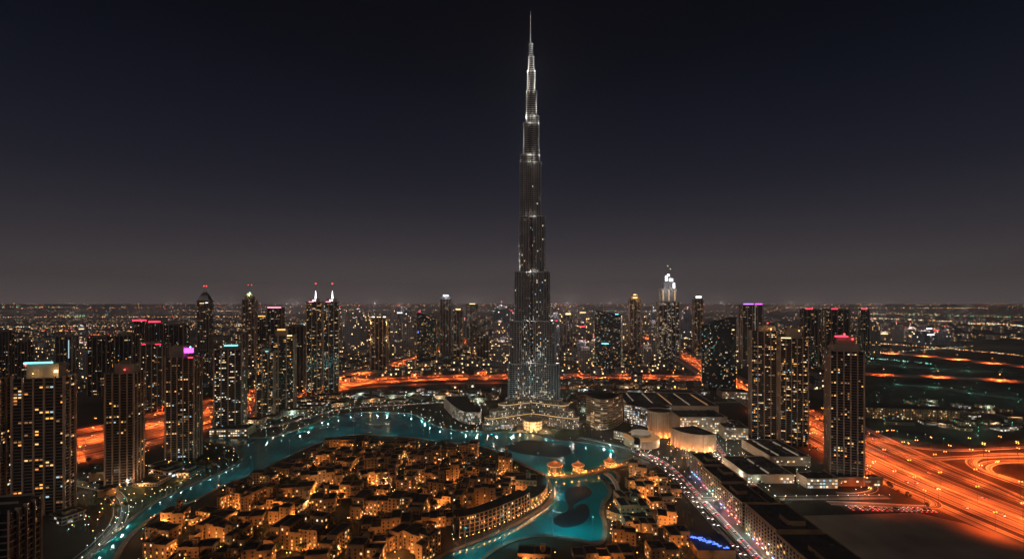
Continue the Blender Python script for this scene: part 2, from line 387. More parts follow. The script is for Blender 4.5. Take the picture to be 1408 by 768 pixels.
# interchange ramps
def arc(cx, cy_, rx, ry, a0, a1, n=24): return [(cx+rx*math.cos(R(a0+(a1-a0)*i/n)), cy_+ry*math.sin(R(a0+(a1-a0)*i/n))) for i in range(n+1)]
RAMPS = []
def ramp(pts, wd, lanes=2):
    RAMPS.append(pts); return road('ramp', pts, wd, M['hwy'], lanes, False)
ramp(smooth([(625, 480), (655, 560), (690, 620)], 1)+arc(772, 660, 92, 66, 165, 60)+[(900, 700), (1200, 690)], 17, 3)
ramp(arc(780, 612, 62, 48, 200, -60), 13)
ramp(smooth([(640, 470), (680, 560)], 1)+arc(800, 668, 122, 92, 172, 75)+[(980, 752), (1400, 742)], 14, 2)
ramp(arc(800, 600, 96, 70, 190, 60)+[(960, 660), (1400, 650)], 12, 2)
ramp(smooth([(600, 460), (640, 600), (648, 700), (668, 840), (700, 1000)], 2), 14, 2)
ramp([(618, 760), (655, 735), (700, 742), (800, 752), (1100, 760), (1500, 780)], 15)
ramp(smooth([(640, 900), (660, 800), (720, 775), (820, 790), (1100, 830), (1600, 860)], 2), 12)
ramp(smooth([(520, 800), (512, 700), (508, 640), (520, 588), (512, 566), (492, 562), (440, 570), (385, 575)], 2), 12)
ramp(smooth([(512, 720), (488, 640), (472, 612), (440, 600), (415, 603)], 2), 9, 1)
# left highway
HL = smooth([(-980, 500), (-795, 760), (-720, 900), (-690, 1040), (-660, 1200), (-600, 1380), (-520, 1620), (-440, 1950), (-330, 2600), (-150, 4200)], 2)
road('highway', HL, 96, M['hwy'], 16)
HLs = offset(HL, 80); road('service_road', HLs, 44, M['hwy'], 3, False)
HLe = offset(HL, -72); road('service_road', HLe, 40, M['hwy'], 4, False)
HLg = offset(HL, -122); road('frontage_road', HLg, 36, M['hwy'], 4, False)
# crossing highway behind the tall tower
HX = smooth([(-690, 1230), (-560, 1350), (-380, 1470), (-160, 1520), (20, 1530), (230, 1545), (430, 1530), (600, 1500), (690, 1440)], 2)
road('cross_highway', HX, 46, M['hwy'], 8)
HX2 = offset(HX, 62); road('cross_highway', HX2[3:], 34, M['hwy'], 3, False)
HX3 = smooth([(150, 1345), (70, 1410), (-60, 1440), (-200, 1420), (-420, 1380), (-640, 1180)], 2); road('side_road', HX3, 16, M['hwy'], 2, False)
# far orange roads on the right plain
FR1 = smooth(W([(1180, 484), (1240, 486), (1320, 494), (1410, 504), (1500, 512)]), 2); road('far_highway', FR1, 120, M['hwy'], 6)
FR2 = smooth(W([(1150, 508), (1200, 515), (1300, 518), (1360, 522), (1450, 526)]), 2); road('far_road', FR2, 70, M['hwy'], 4, False)
FR3 = smooth(W([(1230, 528), (1300, 533), (1340, 541), (1400, 548)]), 2); road('far_road', FR3, 34, M['asphalt'], 2, False)
FR4 = smooth(W([(1130, 498), (1200, 500), (1290, 507), (1400, 512)]), 2); road('far_road', FR4, 22, M['asphalt'], 2, False)
# boulevards
BV = smooth([(228, 300), (228, 560), (232, 690), (215, 760), (150, 830), (120, 850)], 2); road('boulevard', BV, 22, M['asphalt'], 4)
BR = smooth([(306, 240), (306, 540), (318, 640), (330, 760), (372, 900), (420, 1100)], 2); road('boulevard', BR, 22, M['asphalt'], 4)
BC = smooth([(228, 585), (306, 588), (400, 590), (470, 592)], 1); road('street', BC, 13, M['asphalt'], 2, False)
BX = smooth([(-1100, 740), (-560, 640), (-470, 575), (-415, 490), (-400, 380)], 2); road('street', BX, 16, M['asphalt'], 2, False)
BN = smooth(W([(60, 768), (150, 700), (240, 668), (300, 640), (300, 622)]), 2)
BL = smooth(W([(285, 592), (360, 590), (420, 575), (470, 560), (560, 556), (620, 552), (668, 556)]), 2); road('street', BL, 14, M['asphalt'], 2, False)
BK = smooth([(80, 900), (160, 980), (230, 1060), (330, 1130), (480, 1150), (590, 1160)], 2); road('street', BK, 14, M['asphalt'], 2, False)
struct(MARK.build('road_marking', M['paint'])); struct(KERB.build('median_kerb', M['kerb']))
# sand lot, lawns, car park
ms = vary('bare_sand', (.20, .15, .12), (.36, .28, .225), .018, .95, detail=8)
struct(flat('sand_lot', [(326, 230), (326, 540), (470, 548), (500, 520), (534, 400), (545, 230)], .012, ms))
ma = vary('parking_asphalt', (.035, .035, .038), (.06, .06, .062), .1)
struct(flat('parking_lot', [(392, 553), (392, 567), (500, 560), (500, 548)], .016, ma))
for k, pl in enumerate([W([(655, 600), (815, 600), (800, 585), (660, 588)]), W([(770, 560), (880, 560), (850, 532), (770, 530)]), W([(80, 700), (200, 640), (260, 660), (180, 705)]), W([(420, 555), (650, 550), (640, 535), (470, 540)])]):
    struct(flat('lawn', pl, .014+.002*k, M['grass']))
# dark rings of the fountain lying in the lake
fm = vary('fountain_deck', (.001, .016, .024), (.002, .026, .036), .1, .6, spec=.1)
def deck(pts, name='fountain_platform', lab='', z0=.11, z1=.35):
    me = flat(name, pts, z1, fm); return tag(me, lab, 'fountain platform')
S1 = smooth(W([(775, 673), (790, 668), (806, 668), (815, 674), (812, 682), (798, 688), (788, 694), (789, 702), (795, 693), (806, 692), (811, 700), (810, 712), (798, 722), (778, 726), (764, 722), (760, 714), (766, 708), (778, 704), (783, 698), (778, 688)]), 2, True)
deck(S1, lab='dark winding platform shaped like an S lying in the small teal lagoon')
S2 = smooth(W([(695, 614), (720, 604), (750, 606), (780, 613), (788, 620), (778, 627), (750, 628), (720, 624), (700, 619)]), 2, True)
deck(S2, lab='long dark oval platform lying in the lake before the tallest tower')
# ============================================================ the tallest tower
WM = {}; HEROES = []
def wmesh(key, w_, h_):
    k = (key, round(w_, 2), round(h_, 2))
    if k not in WM:
        mb = MB(); mb.box(-w_/2, w_/2, -.12, .12, 0, h_); WM[k] = mb.mesh('window', E[key])
    return WM[k]
def put_windows(root, cand, w_, h_, pal, cap=100, eye=None):
    """cand: (x, y, z, outward angle, facing) local; the first cap facing ones are parts, the rest one mesh"""
    rnd.shuffle(cand); cand.sort(key=lambda c: 0 if c[4] else 1)
    st = {}
    for i, (x, y, z, a, fc) in enumerate(cand):
        key = rnd.choice(PAL[pal]) if isinstance(pal, str) else rnd.choice(pal)
        if i < cap and fc:
            o = link('window', wmesh(key, w_, h_), root, (x, y, z), a+math.pi/2)
        else:
            st.setdefault('m', MB()); keys = st.setdefault('k', [])
            if key not in keys: keys.append(key)
            st['m'].obox(x, y, w_, .24, z, z+h_, a+math.pi/2, keys.index(key))
    if 'm' in st:
        o = st['m'].build('window', [E[k] for k in st['k']], root); o['kind'] = 'stuff'

BD = 962.0; BX0, _ = 0, 0
bx = (730.5-704)/FPX*BD; SB = FPX/BD
def bz(py): return HC-(py-HY)/SB
def yout(Ls, w_, n=7, off=0.0):
    """outline of three rounded wings at 120 degrees: left-front, right-front, back"""
    angs = [R(210), R(330), R(90)]; P = []; hw = w_/2+off
    for a, L in zip(angs, Ls):
        r = hw; ce = max(L+off-r, .3*w_)
        ib = a-R(60); rin = hw/math.sin(R(60)); P.append((rin*math.cos(ib), rin*math.sin(ib)))
        for i in range(n+1):
            b_ = a-math.pi/2+math.pi*i/n
            P.append((ce*math.cos(a)+r*math.cos(b_), ce*math.sin(a)+r*math.sin(b_)))
    return P
def wlen(ext, w_): r = w_/2; return max((ext-r)/math.cos(R(30))+r, r+.3*w_)
burj = thing('skyscraper', 'tallest tower by far, stepped silver needle with a long spire above the lake', 'skyscraper', (bx, BD, 0))
MBj = facade('tall_tower_cladding', (.12, .12, .125), (.025, .027, .033), 2.2, 3.6, .2, .3, .0, 0)
TIERS = [(16, 62, 728.2, 729.8), (62, 80, 727.4, 731.2), (80, 100, 726.4, 732.6), (100, 128, 725.4, 734.0), (128, 163, 723.2, 737.2), (163, 172, 723.2, 740.2), (172, 216, 719.3, 740.4), (216, 226, 715, 741.3), (226, 300, 714.8, 743.2), (300, 375, 713.6, 748.6),
         (375, 441, 707.3, 754.7), (441, 498, 700.9, 761.7), (498, 545, 698.6, 767.2), (545, 551, 695, 771), (551, 558, 686, 778), (558, 566, 674, 786), (566, 574, 668, 791), (574, 585, 665, 793)]
wcand = []
for k, (ya, yb, xl, xr) in enumerate(TIERS):
    z1, z0 = bz(ya), max(0, bz(yb)); el, er = (730.0-xl)/SB, (xr-730.0)/SB
    if k == 0:
        sp = MB(); zz = z0; rr = 1.5
        for q in range(6):
            z2 = z0+(z1-z0)*(q+1)/6; sp.cyl(-1.5, 0, rr, zz, rr*.86, z2, 10); rr *= .8; zz = z2
        s_ = sp.build('spire', M['fin'], burj)
        for q in range(7):
            zq = z0+(z1-z0)*(q/6.0); lb = MB(); lb.cyl(-1.5, 0, 1.2-.12*q, zq-.6, 1.2-.12*q, zq+.2, 8); lb.build('beacon_light', E['white' if q % 2 else 'dimw'], s_)
        continue
    wd = min(24, (el+er)*.46) if k > 3 else (el+er)*.8
    eb = (el+er)/2*(.9 if k % 3 else 1.05)
    Ls = [wlen(el, wd), wlen(er, wd), wlen(eb, wd)]
    P = yout(Ls, wd)
    tb = MB(); tb.prism(P, z0, z1, 0, 1); tr = tb.build('tier', [MBj, M['roof']], burj)
    # horizontal fins every storey, proud of the glass
    fb = MB(); z = z0+1.2; Pf = yout(Ls, wd, 7, .9)
    while z < z1-.8:
        fb.prism(Pf, z, z+.75, 0, 0, True); z += 3.9
    fb.build('fin_band', M['fin'] if k < 13 else M['slab'], tr)
    if k >= 8:
        mb_ = MB()
        for i in range(len(P)):
            a, c = P[i], P[(i+1) % len(P)]; L = math.hypot(c[0]-a[0], c[1]-a[1]); aa = math.atan2(c[1]-a[1], c[0]-a[0]); nn = max(1, int(L/4.4))
            for j in range(nn): t_ = j/nn; mb_.obox(a[0]+(c[0]-a[0])*t_, a[1]+(c[1]-a[1])*t_, .55, 2.4, z0, z1-.5, aa)
        mb_.build('mullion', M['fin'] if k < 13 else M['slab'], tr)['kind'] = 'stuff'
    # parapet and strip light at the setback
    pb = MB(); Pp = yout(Ls, wd, 7, 1.1)
    pb.prism(Pp, z1-.4, z1+1.8, 0, 0); pb.build('parapet', M['fin'] if k < 13 else M['slab'], tr)
    if k in (14, 16):
        sb = MB(); Pq = yout(Ls, wd, 7, 1.4); sb.prism(Pq, z1+.3, z1+(1.1 if k < 13 else .8), 0, 0, True); sb.build('light_strip', E['warm' if k >= 13 else 'dimw'], tr)
    for i in range(len(P)):
        a, c = P[i], P[(i+1) % len(P)]; L = math.hypot(c[0]-a[0], c[1]-a[1]); na = math.atan2(c[1]-a[1], c[0]-a[0])-math.pi/2
        nn = max(1, int(L/3.4)); fc = math.sin(na) < .1
        z = z0+2.2
        while z < z1-3:
            for j in range(nn):
                pr = .0
                if k >= 13: pr = .34
                elif k >= 11: pr = .26 if min(math.hypot(a[0], a[1]), math.hypot(c[0], c[1])) < 22 else .05
                elif k >= 9: pr = .07
                elif k >= 7: pr = .018
                if rnd.random() < pr*(1.3 if z-z0 < 40 else .8):
                    t_ = (j+.5)/nn; wcand.append((a[0]+(c[0]-a[0])*t_+math.cos(na)*.35, a[1]+(c[1]-a[1])*t_+math.sin(na)*.35, z, na, fc))
            z += 3.9
put_windows(burj, wcand, 1.3, 2.3, ['warm', 'dimw', 'dimw', 'dim', 'white', 'cool', 'dimw', 'cool', 'dimw', 'white', 'dimw', 'white'], 100)
# lattice round the pinnacle
lt = MB(); z0, z1 = bz(100), bz(62)
for q in range(26):
    a = q*1.1; z = z0+(z1-z0)*q/26; rr = 5.2*(1-q/34); a2 = a+1.1
    lt.bar((rr*math.cos(a), rr*math.sin(a), z), (rr*.9*math.cos(a2), rr*.9*math.sin(a2), z+4), .45)
    lt.bar((rr*math.cos(a+3.1), rr*math.sin(a+3.1), z), (rr*.9*math.cos(a2+3.1), rr*.9*math.sin(a2+3.1), z+4), .45)
lt.build('lattice', M['fin'], burj)
# vertical mullion spines in the valleys between the wings
for (dx, dy) in ((0, -1), (math.cos(R(30)), math.sin(R(30))), (-math.cos(R(30)), math.sin(R(30)))):
    mb_ = MB()
    for (k0, rad) in ((441, 15.2), (498, 15.6), (375, 14.4)):
        pass
    mb_.obox(dx*12.6, dy*12.6, 5.0, 5.0, bz(545), bz(300), math.atan2(dy, dx), 0); mb_.build('core_spine', M['darkglass'], burj)
# setback floodlights, plus lamps added above them to spread light up fins and spire
def tl(px, py, P, dy=-26, r=.8): lamp(bx+(px-730)/SB, BD+dy, bz(py), P, (1, .90, .76), r)
for k, (ya, yb, xl, xr) in enumerate(TIERS):
    if k < 2 or k >= 13: continue
    zb, zt = bz(yb), bz(ya); big = 1.0 if k < 8 else .8
    for sg_, px in ((-1, xl), (1, xr)):
        for (dz, P) in ((2, 4600), (12, 3400), (24, 2200), (38, 1100), (54, 500)):
            if zb+dz < zt-3 or dz == 2: lamp(bx+(px-730)/SB+sg_*4.5, BD-4-(6 if k > 8 else 0), zb+dz, P*big*(1.0 if (k+sg_) % 3 else 1.7), (1, .90, .76), .5)
    lamp(bx+rnd.uniform(-5, 5), BD-16-(k > 6)*6, zb+3, 1500*big, (1, .86, .68), .5)
for (px, py) in ((690, 552), (770, 552), (680, 560), (782, 560), (672, 572), (788, 572), (705, 572), (756, 572)): tl(px, py, 2200, -60)
for zz_, dx_ in ((64, 4), (56, -4), (47, 4), (38, -4), (29, 4), (21, -4)): lamp(bx+dx_*.8-1.5, BD-7, bz(zz_), 900, (1, .93, .82), .5)
for zz_ in (72, 84, 96, 110, 122):
    for dx_ in (-9, 9): lamp(bx+dx_, BD-8, bz(zz_), 1500, (1, .93, .82), .5)
# entrance drum
ed = thing('entrance_pavilion', 'glowing golden glass drum at the foot of the tallest tower', 'pavilion', (bx+1, BD-46, 0))
b_ = MB(); b_.ring(0, 0, 17, 0, 18, 17, 28); b_.build('glass_wall', emit('pavilion_glow', (1, .58, .22), 1.15), ed)
b_ = MB(); b_.cyl(0, 0, 21, 17, 20, 18.6, 28); b_.build('roof', M['concrete'], ed)
for i in range(16):
    a = 2*math.pi*i/16; b_ = MB(); b_.obox(18.6*math.cos(a), 18.6*math.sin(a), .9, 1.2, 0, 17, a); b_.build('column', M['pilaster'], ed)
b_ = MB()
for zz in (5.6, 11.2): b_.prism(circ(0, 0, 18.9, 28), zz, zz+.8, 0, 0, True)
b_.build('floor_band', M['concrete'], ed)
fc_ = thing('forecourt_fountain', 'small round lit fountain on the forecourt of the golden drum', 'fountain', (bx+1, BD-76, 0))
b_ = MB(); b_.cyl(0, 0, 7, 0, 7, .9, 20); b_.build('basin', M['kerb'], fc_); b_ = MB(); b_.ring(0, 0, 2.4, .9, .5, 7, 10); b_.build('jet', M['darksteel'], fc_)
lamp(bx+1, BD-70, 7, 16000, (1, .62, .26), 1.0); lamp(bx-24, BD-66, 6, 7000, (1, .62, .26), 1.0); lamp(bx+26, BD-66, 6, 7000, (1, .62, .26), 1.0)
struct(flat('forecourt', [(bx-34, BD-85), (bx+36, BD-85), (bx+30, BD-30), (bx-28, BD-30)], .03, M['pave']))

# ============================================================ hero towers
def fitbox(px0, px1, D, ratio, rot):
    """centre, width and depth of a turned box whose nearest corner is at depth D and whose sides meet the two columns of the photograph"""
    cx, cy_, w_ = ((px0+px1)/2-704)/FPX*D, D+10, (px1-px0)/FPX*D*.8
    for _ in range(40):
        c = rect(cx, cy_, w_, w_*ratio, rot); cy_ += D-min(p[1] for p in c); c = rect(cx, cy_, w_, w_*ratio, rot)
        xs = [704+FPX*p[0]/p[1] for p in c]; a, b_ = min(xs), max(xs)
        w_ *= ((px1-px0)/(b_-a))**.8; cx += ((px0+px1)/2-(a+b_)/2)/FPX*cy_
    return cx, cy_, w_, w_*ratio
def facing(lx, ly, na, root, rz):
    """does a wall point with local outward angle na look at the viewer"""
    wx = root[0]+lx*math.cos(rz)-ly*math.sin(rz); wy = root[1]+lx*math.sin(rz)+ly*math.cos(rz)
    return math.cos(na+rz)*(-wx)+math.sin(na+rz)*(-wy) > 0
def htower(name, label, cat, px0, px1, ytop, ybase, ratio=.8, rot=0.0, bays=4, fl=3.6, lit=.16, pal='warm', glass='darkglass', pil='pilaster', crown=None, slabs=True, cap=100, pw=.16, ww=None, group=None, notch=True):
    D = DY(ybase); cx, cy_, w_, d_ = fitbox(px0, px1, D, ratio, R(rot)); rz = R(rot)
    H = HC-(ytop-HY)*(D+d_*.15)/FPX; HEROES.append((px0, px1, D, ytop))
    root = thing(name, label, cat, (cx, cy_, 0), rz, group)
    b_ = MB(); b_.box(-w_/2+1, w_/2-1, -d_/2+1, d_/2-1, 0, H, 0, 1); b_.build('glazed_wall', [M[glass], M['roof']], root)
    cand = []
    faces = [(-w_/2, -d_/2, w_/2, -d_/2, w_), (w_/2, -d_/2, w_/2, d_/2, d_), (w_/2, d_/2, -w_/2, d_/2, w_), (-w_/2, d_/2, -w_/2, -d_/2, d_)]
    for fi, (ax, ay, bx_, by_, L) in enumerate(faces):
        nb = max(1, round(bays*L/w_)); ux, uy = (bx_-ax)/L, (by_-ay)/L; na = math.atan2(uy, ux)-math.pi/2
        pwd = L/nb*pw
        for j in range(nb+1):
            if j == nb: continue          # the corner belongs to the next face
            t_ = L*j/nb; wdt = pwd*(1.35 if j == 0 else 1)
            pb = MB(); x, y = ax+ux*t_, ay+uy*t_
            pb.obox(x-math.cos(na)*.6, y-math.sin(na)*.6, wdt, 2.2 if j else wdt, 0, H+(1.5 if j else 2.5), na+math.pi/2)
            pb.build('pilaster', M[pil], root)
        ww_ = ww or 1.9
        nc = max(1, int((L/nb-pwd)/(ww_*1.25)))
        z = 5.0; run = 0
        while z < H-3:
            for j in range(nb):
                den = lit*.62*(1.7 if (j+fi) % 2 == 0 else .5)*(1.6 if mnoise.noise(Vector((cx*.1+j*2.3+fi*7, z*.045, 0))) > 0 else .5)
                for c in range(nc):
                    run = (run-1) if run > 0 else (rnd.choice((1, 1, 2, 3, 4)) if rnd.random() < den*.62 else 0)
                    if run > 0:
                        t_ = L*j/nb+pwd/2+(L/nb-pwd)*(c+.5)/nc; x, y = ax+ux*t_-math.cos(na)*.85, ay+uy*t_-math.sin(na)*.85
                        cand.append((x, y, z, na, facing(x, y, na, (cx, cy_), rz)))
            z += fl
    if slabs:
        sb = MB(); z = 4.2
        while z < H-2:
            sb.box(-w_/2+.35, w_/2-.35, -d_/2+.35, d_/2-.35, z, z+.75); z += fl
        sb.build('balcony_band', M['slab'], root)
    put_windows(root, cand, ww_, 1.7, pal, cap)
    crown_on(root, crown, w_, d_, H)
    return root, (cx, cy_, w_, d_, H, rz)
def crown_on(root, crown, w_, d_, H):
    for c in (crown or []):
        k = c[0]
        if k == 'box':        # x fraction, y fraction, width, depth, height, material
            _, fx, fy, fw, fd, h, mat = c[:7]
            cb = MB(); cb.box(fx*w_-fw*w_/2, fx*w_+fw*w_/2, fy*d_-fd*d_/2, fy*d_+fd*d_/2, H+.01, H+h, 0, 1)
            o = cb.build('rooftop_block', [M[mat] if mat in M else E[mat], M['roof']], root)
            pp = MB(); x0, x1, y0, y1 = fx*w_-fw*w_/2, fx*w_+fw*w_/2, fy*d_-fd*d_/2, fy*d_+fd*d_/2
            pp.box(x0-.3, x1+.3, y0-.3, y0+.4, H+h-.2, H+h+1.1); pp.box(x0-.3, x1+.3, y1-.4, y1+.3, H+h-.2, H+h+1.1)
            pp.build('parapet', M['concrete'], o)
        elif k == 'sign':     # fx, fy, width m, height m, z above H, emission, (flat band)
            _, fx, fy, sw, sh, dz, em = c[:7]; dd = c[7] if len(c) > 7 else .6
            cb = MB(); cb.box(fx*w_-sw/2, fx*w_+sw/2, fy*d_-dd/2, fy*d_+dd/2, H+dz, H+dz+sh); cb.build('crown_light', E[em], root)
        elif k == 'mast':
            _, fx, fy, h, r, em = c; cb = MB(); cb.cyl(fx*w_, fy*d_, r, H, r*.35, H+h, 8); o = cb.build('mast', M['steel'], root)
            if em: cb = MB(); cb.blob(fx*w_, fy*d_, H+h+1, 1.7); cb.build('beacon_light', E[em], o)
        elif k == 'lamp':
            _, fx, fy, dz, P, col = c; x, y = fx*w_, fy*d_; o = lamp(x, y, H+dz, P, col, .8, root)
            cb = MB(); cb.blob(x, y, H+dz, .8); cb.build('flood_lamp', E['Lamber'], root)
        elif k == 'beacon':
            _, fx, fy, dz, em, r = c; cb = MB(); cb.blob(fx*w_, fy*d_, H+dz, r); cb.build('beacon_light', E[em], root)
        elif k == 'dome':
            _, fx, fy, r, h, mat = c; cb = MB(); cb.dome(fx*w_, fy*d_, r, H, h); cb.build('dome', M[mat] if mat in M else E[mat], root)
        elif k == 'cone':
            _, fx, fy, r, h, mat, n = c; cb = MB(); cb.ring(fx*w_, fy*d_, r, H, .05, H+h, n); cb.build('spire', M[mat] if mat in M else E[mat], root)
        elif k == 'rim':
            _, em, dz, hh = c; cb = MB()
            cb.box(-w_/2-.2, w_/2+.2, -d_/2-.25, -d_/2+.3, H+dz, H+dz+hh); cb.box(w_/2-.3, w_/2+.25, -d_/2+.3, d_/2, H+dz, H+dz+hh); cb.box(-w_/2-.25, -w_/2+.3, -d_/2+.3, d_/2, H+dz, H+dz+hh)
            cb.build('crown_light', E[em], root)
WARM = (1, .62, .25)
# --- left cluster
htower('residential_tower', 'massive wide apartment tower at the left edge with an orange lit roof block', 'apartment tower', 16, 104, 521, 712, .42, 16, 5, 3.6, .19, ['amber', 'warm', 'warm', 'dim', 'dim', 'amber', 'orange', 'cool', 'dim'], ww=2.9,
       crown=[('box', .02, .1, .62, .7, 15, 'concrete'), ('sign', -.05, -.30, 26, 1.6, 17, 'cyan', 3), ('lamp', .30, -.5, 7, 5000, WARM), ('lamp', -.1, -.52, 6, 2500, WARM), ('sign', .28, -.28, 3, 3, 6, 'crowngold', .5), ('beacon', -.30, -.3, 16, 'Lred', 1.2)])
htower('residential_tower', 'dark narrow apartment slab cut by the left edge of the picture', 'apartment tower', -60, 17, 524, 722, .6, 20, 4, 3.6, .16, 'warm', crown=[('box', 0, 0, .6, .6, 6, 'concrete')])
htower('office_block', 'low dark glass block with pale frames in the bottom left corner', 'office block', -70, 58, 708, 960, .8, 10, 5, 4.2, .04, 'cool', crown=[('box', 0, .15, .8, .5, 3, 'roof')], pw=.08)
htower('residential_tower', 'slim beige apartment tower standing before the red highway with a box on its roof', 'apartment tower', 144, 198, 515, 670, .75, 14, 4, 3.6, .13, 'warm',
       crown=[('box', .05, .1, .62, .6, 13, 'concrete'), ('beacon', .1, -.3, 6, 'Lred', 1.2), ('box', 0, .15, .4, .4, 16, 'slab')])
htower('residential_tower', 'mauve tinted apartment tower with red lamps along its flat roof', 'apartment tower', 193, 234, 474, 566, .7, 10, 4, 3.6, .16, 'warm', crown=[('box', 0, 0, .7, .6, 5, 'concrete'), ('sign', .3, -.52, 12, 1.2, 1, 'redled'), ('sign', -.35, -.52, 8, 1.2, 1, 'redled')])
htower('residential_tower', 'apartment tower crowned by a glowing magenta box', 'apartment tower', 227, 278, 492, 634, .7, 12, 5, 3.6, .24, 'warm',
       crown=[('box', -.22, .1, .5, .6, 17, 'concrete'), ('sign', .20, -.10, 11, 7, 7, 'magenta', 5), ('beacon', .25, -.1, 16, 'cyan', 1.6), ('sign', .38, -.51, 8, 1.3, 0, 'redled')])
htower('residential_tower', 'dark apartment tower with a cyan lit roof canopy behind the white podium', 'apartment tower', 294, 339, 482, 596, .8, 18, 4, 3.6, .22, 'white',
       crown=[('box', .05, .05, .6, .6, 7, 'slab'), ('sign', .05, -.2, 22, 1.8, 8, 'cyan', 6)])
htower('residential_tower', 'shorter tower with small yellow lamps joined in front of the orange topped one', 'apartment tower', 352, 379, 484, 574, .8, 20, 3, 3.6, .26, 'warm', crown=[('box', 0, 0, .6, .6, 6, 'pilaster'), ('sign', .1, -.5, 6, 1.2, 1, 'cyan')])
htower('residential_tower', 'broad apartment tower with a stepped orange lit top', 'apartment tower', 371, 407, 462, 568, .8, 20, 3, 3.6, .24, 'warm', crown=[('box', -.05, 0, .5, .6, 14, 'pilaster'), ('sign', -.05, -.33, 16, 2.6, 13, 'crownorange', 1), ('sign', .3, -.5, 10, 2, 0, 'crowngold', 1)])
for k, (a, c, lab) in enumerate([(421, 443, 'left one of the twin towers with white lit needles'), (444, 466, 'right one of the two twin towers with white lit needles')]):
    htower('twin_tower', lab, 'skyscraper', a, c, 415, 544, .9, 24, 3, 3.7, .24, 'cool' if k else 'warm', crown=[('box', .05, 0, .62, .62, 8, 'pilaster'), ('cone', .1, 0, 3.2, 34, 'crownwhite', 6), ('mast', .1, 0, 48, .7, 'Lred'), ('sign', -.2, -.52, 12, 1.5, 0, 'pink', .6), ('sign', .0, -.35, 7, 3, 3, 'crownwhite', .5)], group='twin towers')
r_, q_ = htower('skyscraper', 'dark tower with a stepped dome and two thin masts, left of the green capped one', 'skyscraper', 271, 293, 413, 512, .9, 12, 4, 3.8, .12, 'cool', crown=[])
hw = q_[2]
for i, (f, dz, hh) in enumerate(((.92, 0, 9), (.78, 9, 8), (.58, 17, 7), (.34, 24, 6))):
    cb = MB(); cb.prism(rect(0, 0, hw*f, q_[3]*f, 0), q_[4]+dz, q_[4]+dz+hh, 0, 1, False, rect(0, 0, hw*f*.86, q_[3]*f*.86, 0)); cb.build('crown_step', [M['darkglass'], M['roof']], r_)
for s_ in (-1, 1): cb = MB(); cb.cyl(s_*4, 0, .7, q_[4]+28, .4, q_[4]+50, 6); o = cb.build('mast', M['steel'], r_); cb = MB(); cb.blob(s_*4, 0, q_[4]+51, 2.0); cb.build('beacon_light', E['Lred'], o)
crown_on(r_, [('sign', -.1, -.52, 14, 1.3, -10, 'crowngold', .5), ('sign', .3, -.52, 9, 1.3, -8, 'crownwhite', .5)], hw, q_[3], q_[4])
htower('skyscraper', 'slender tower with a glowing yellow green cap under twin masts', 'skyscraper', 333, 354, 412, 496, .9, 12, 4, 3.8, .14, 'warm',
       crown=[('box', 0, 0, .72, .72, 14, 'slab'), ('box', 0, 0, .5, .5, 24, 'steel'), ('sign', 0, -.2, 12, 3, 24, 'crowngold', 8), ('dome', 0, 0, 5, 33, 'Lgreen'), ('mast', -.15, 0, 62, .8, 'Lred'), ('mast', .15, 0, 62, .8, 'Lred'), ('lamp', 0, -.4, 20, 15000, (.9, 1, .4))])
htower('hotel_tower', 'rectangular hotel tower outlined in pale light with a bright white podium', 'hotel', 510, 534, 436, 508, .6, 4, 4, 3.8, .10, 'warm', crown=[('box', 0, 0, .7, .7, 5, 'slab'), ('sign', -.36, -.5, 9, 3, 0, 'crownwhite', .6), ('sign', .36, -.5, 9, 3, 0, 'crownwhite', .6), ('sign', 0, -.5, 14, 2, 0, 'crowngold', .6), ('lamp', .55, -.6, -20, 30000, WARM), ('lamp', -.55, -.6, -20, 30000, WARM), ('lamp', .55, -.6, -80, 40000, WARM), ('lamp', -.55, -.6, -80, 40000, WARM)])
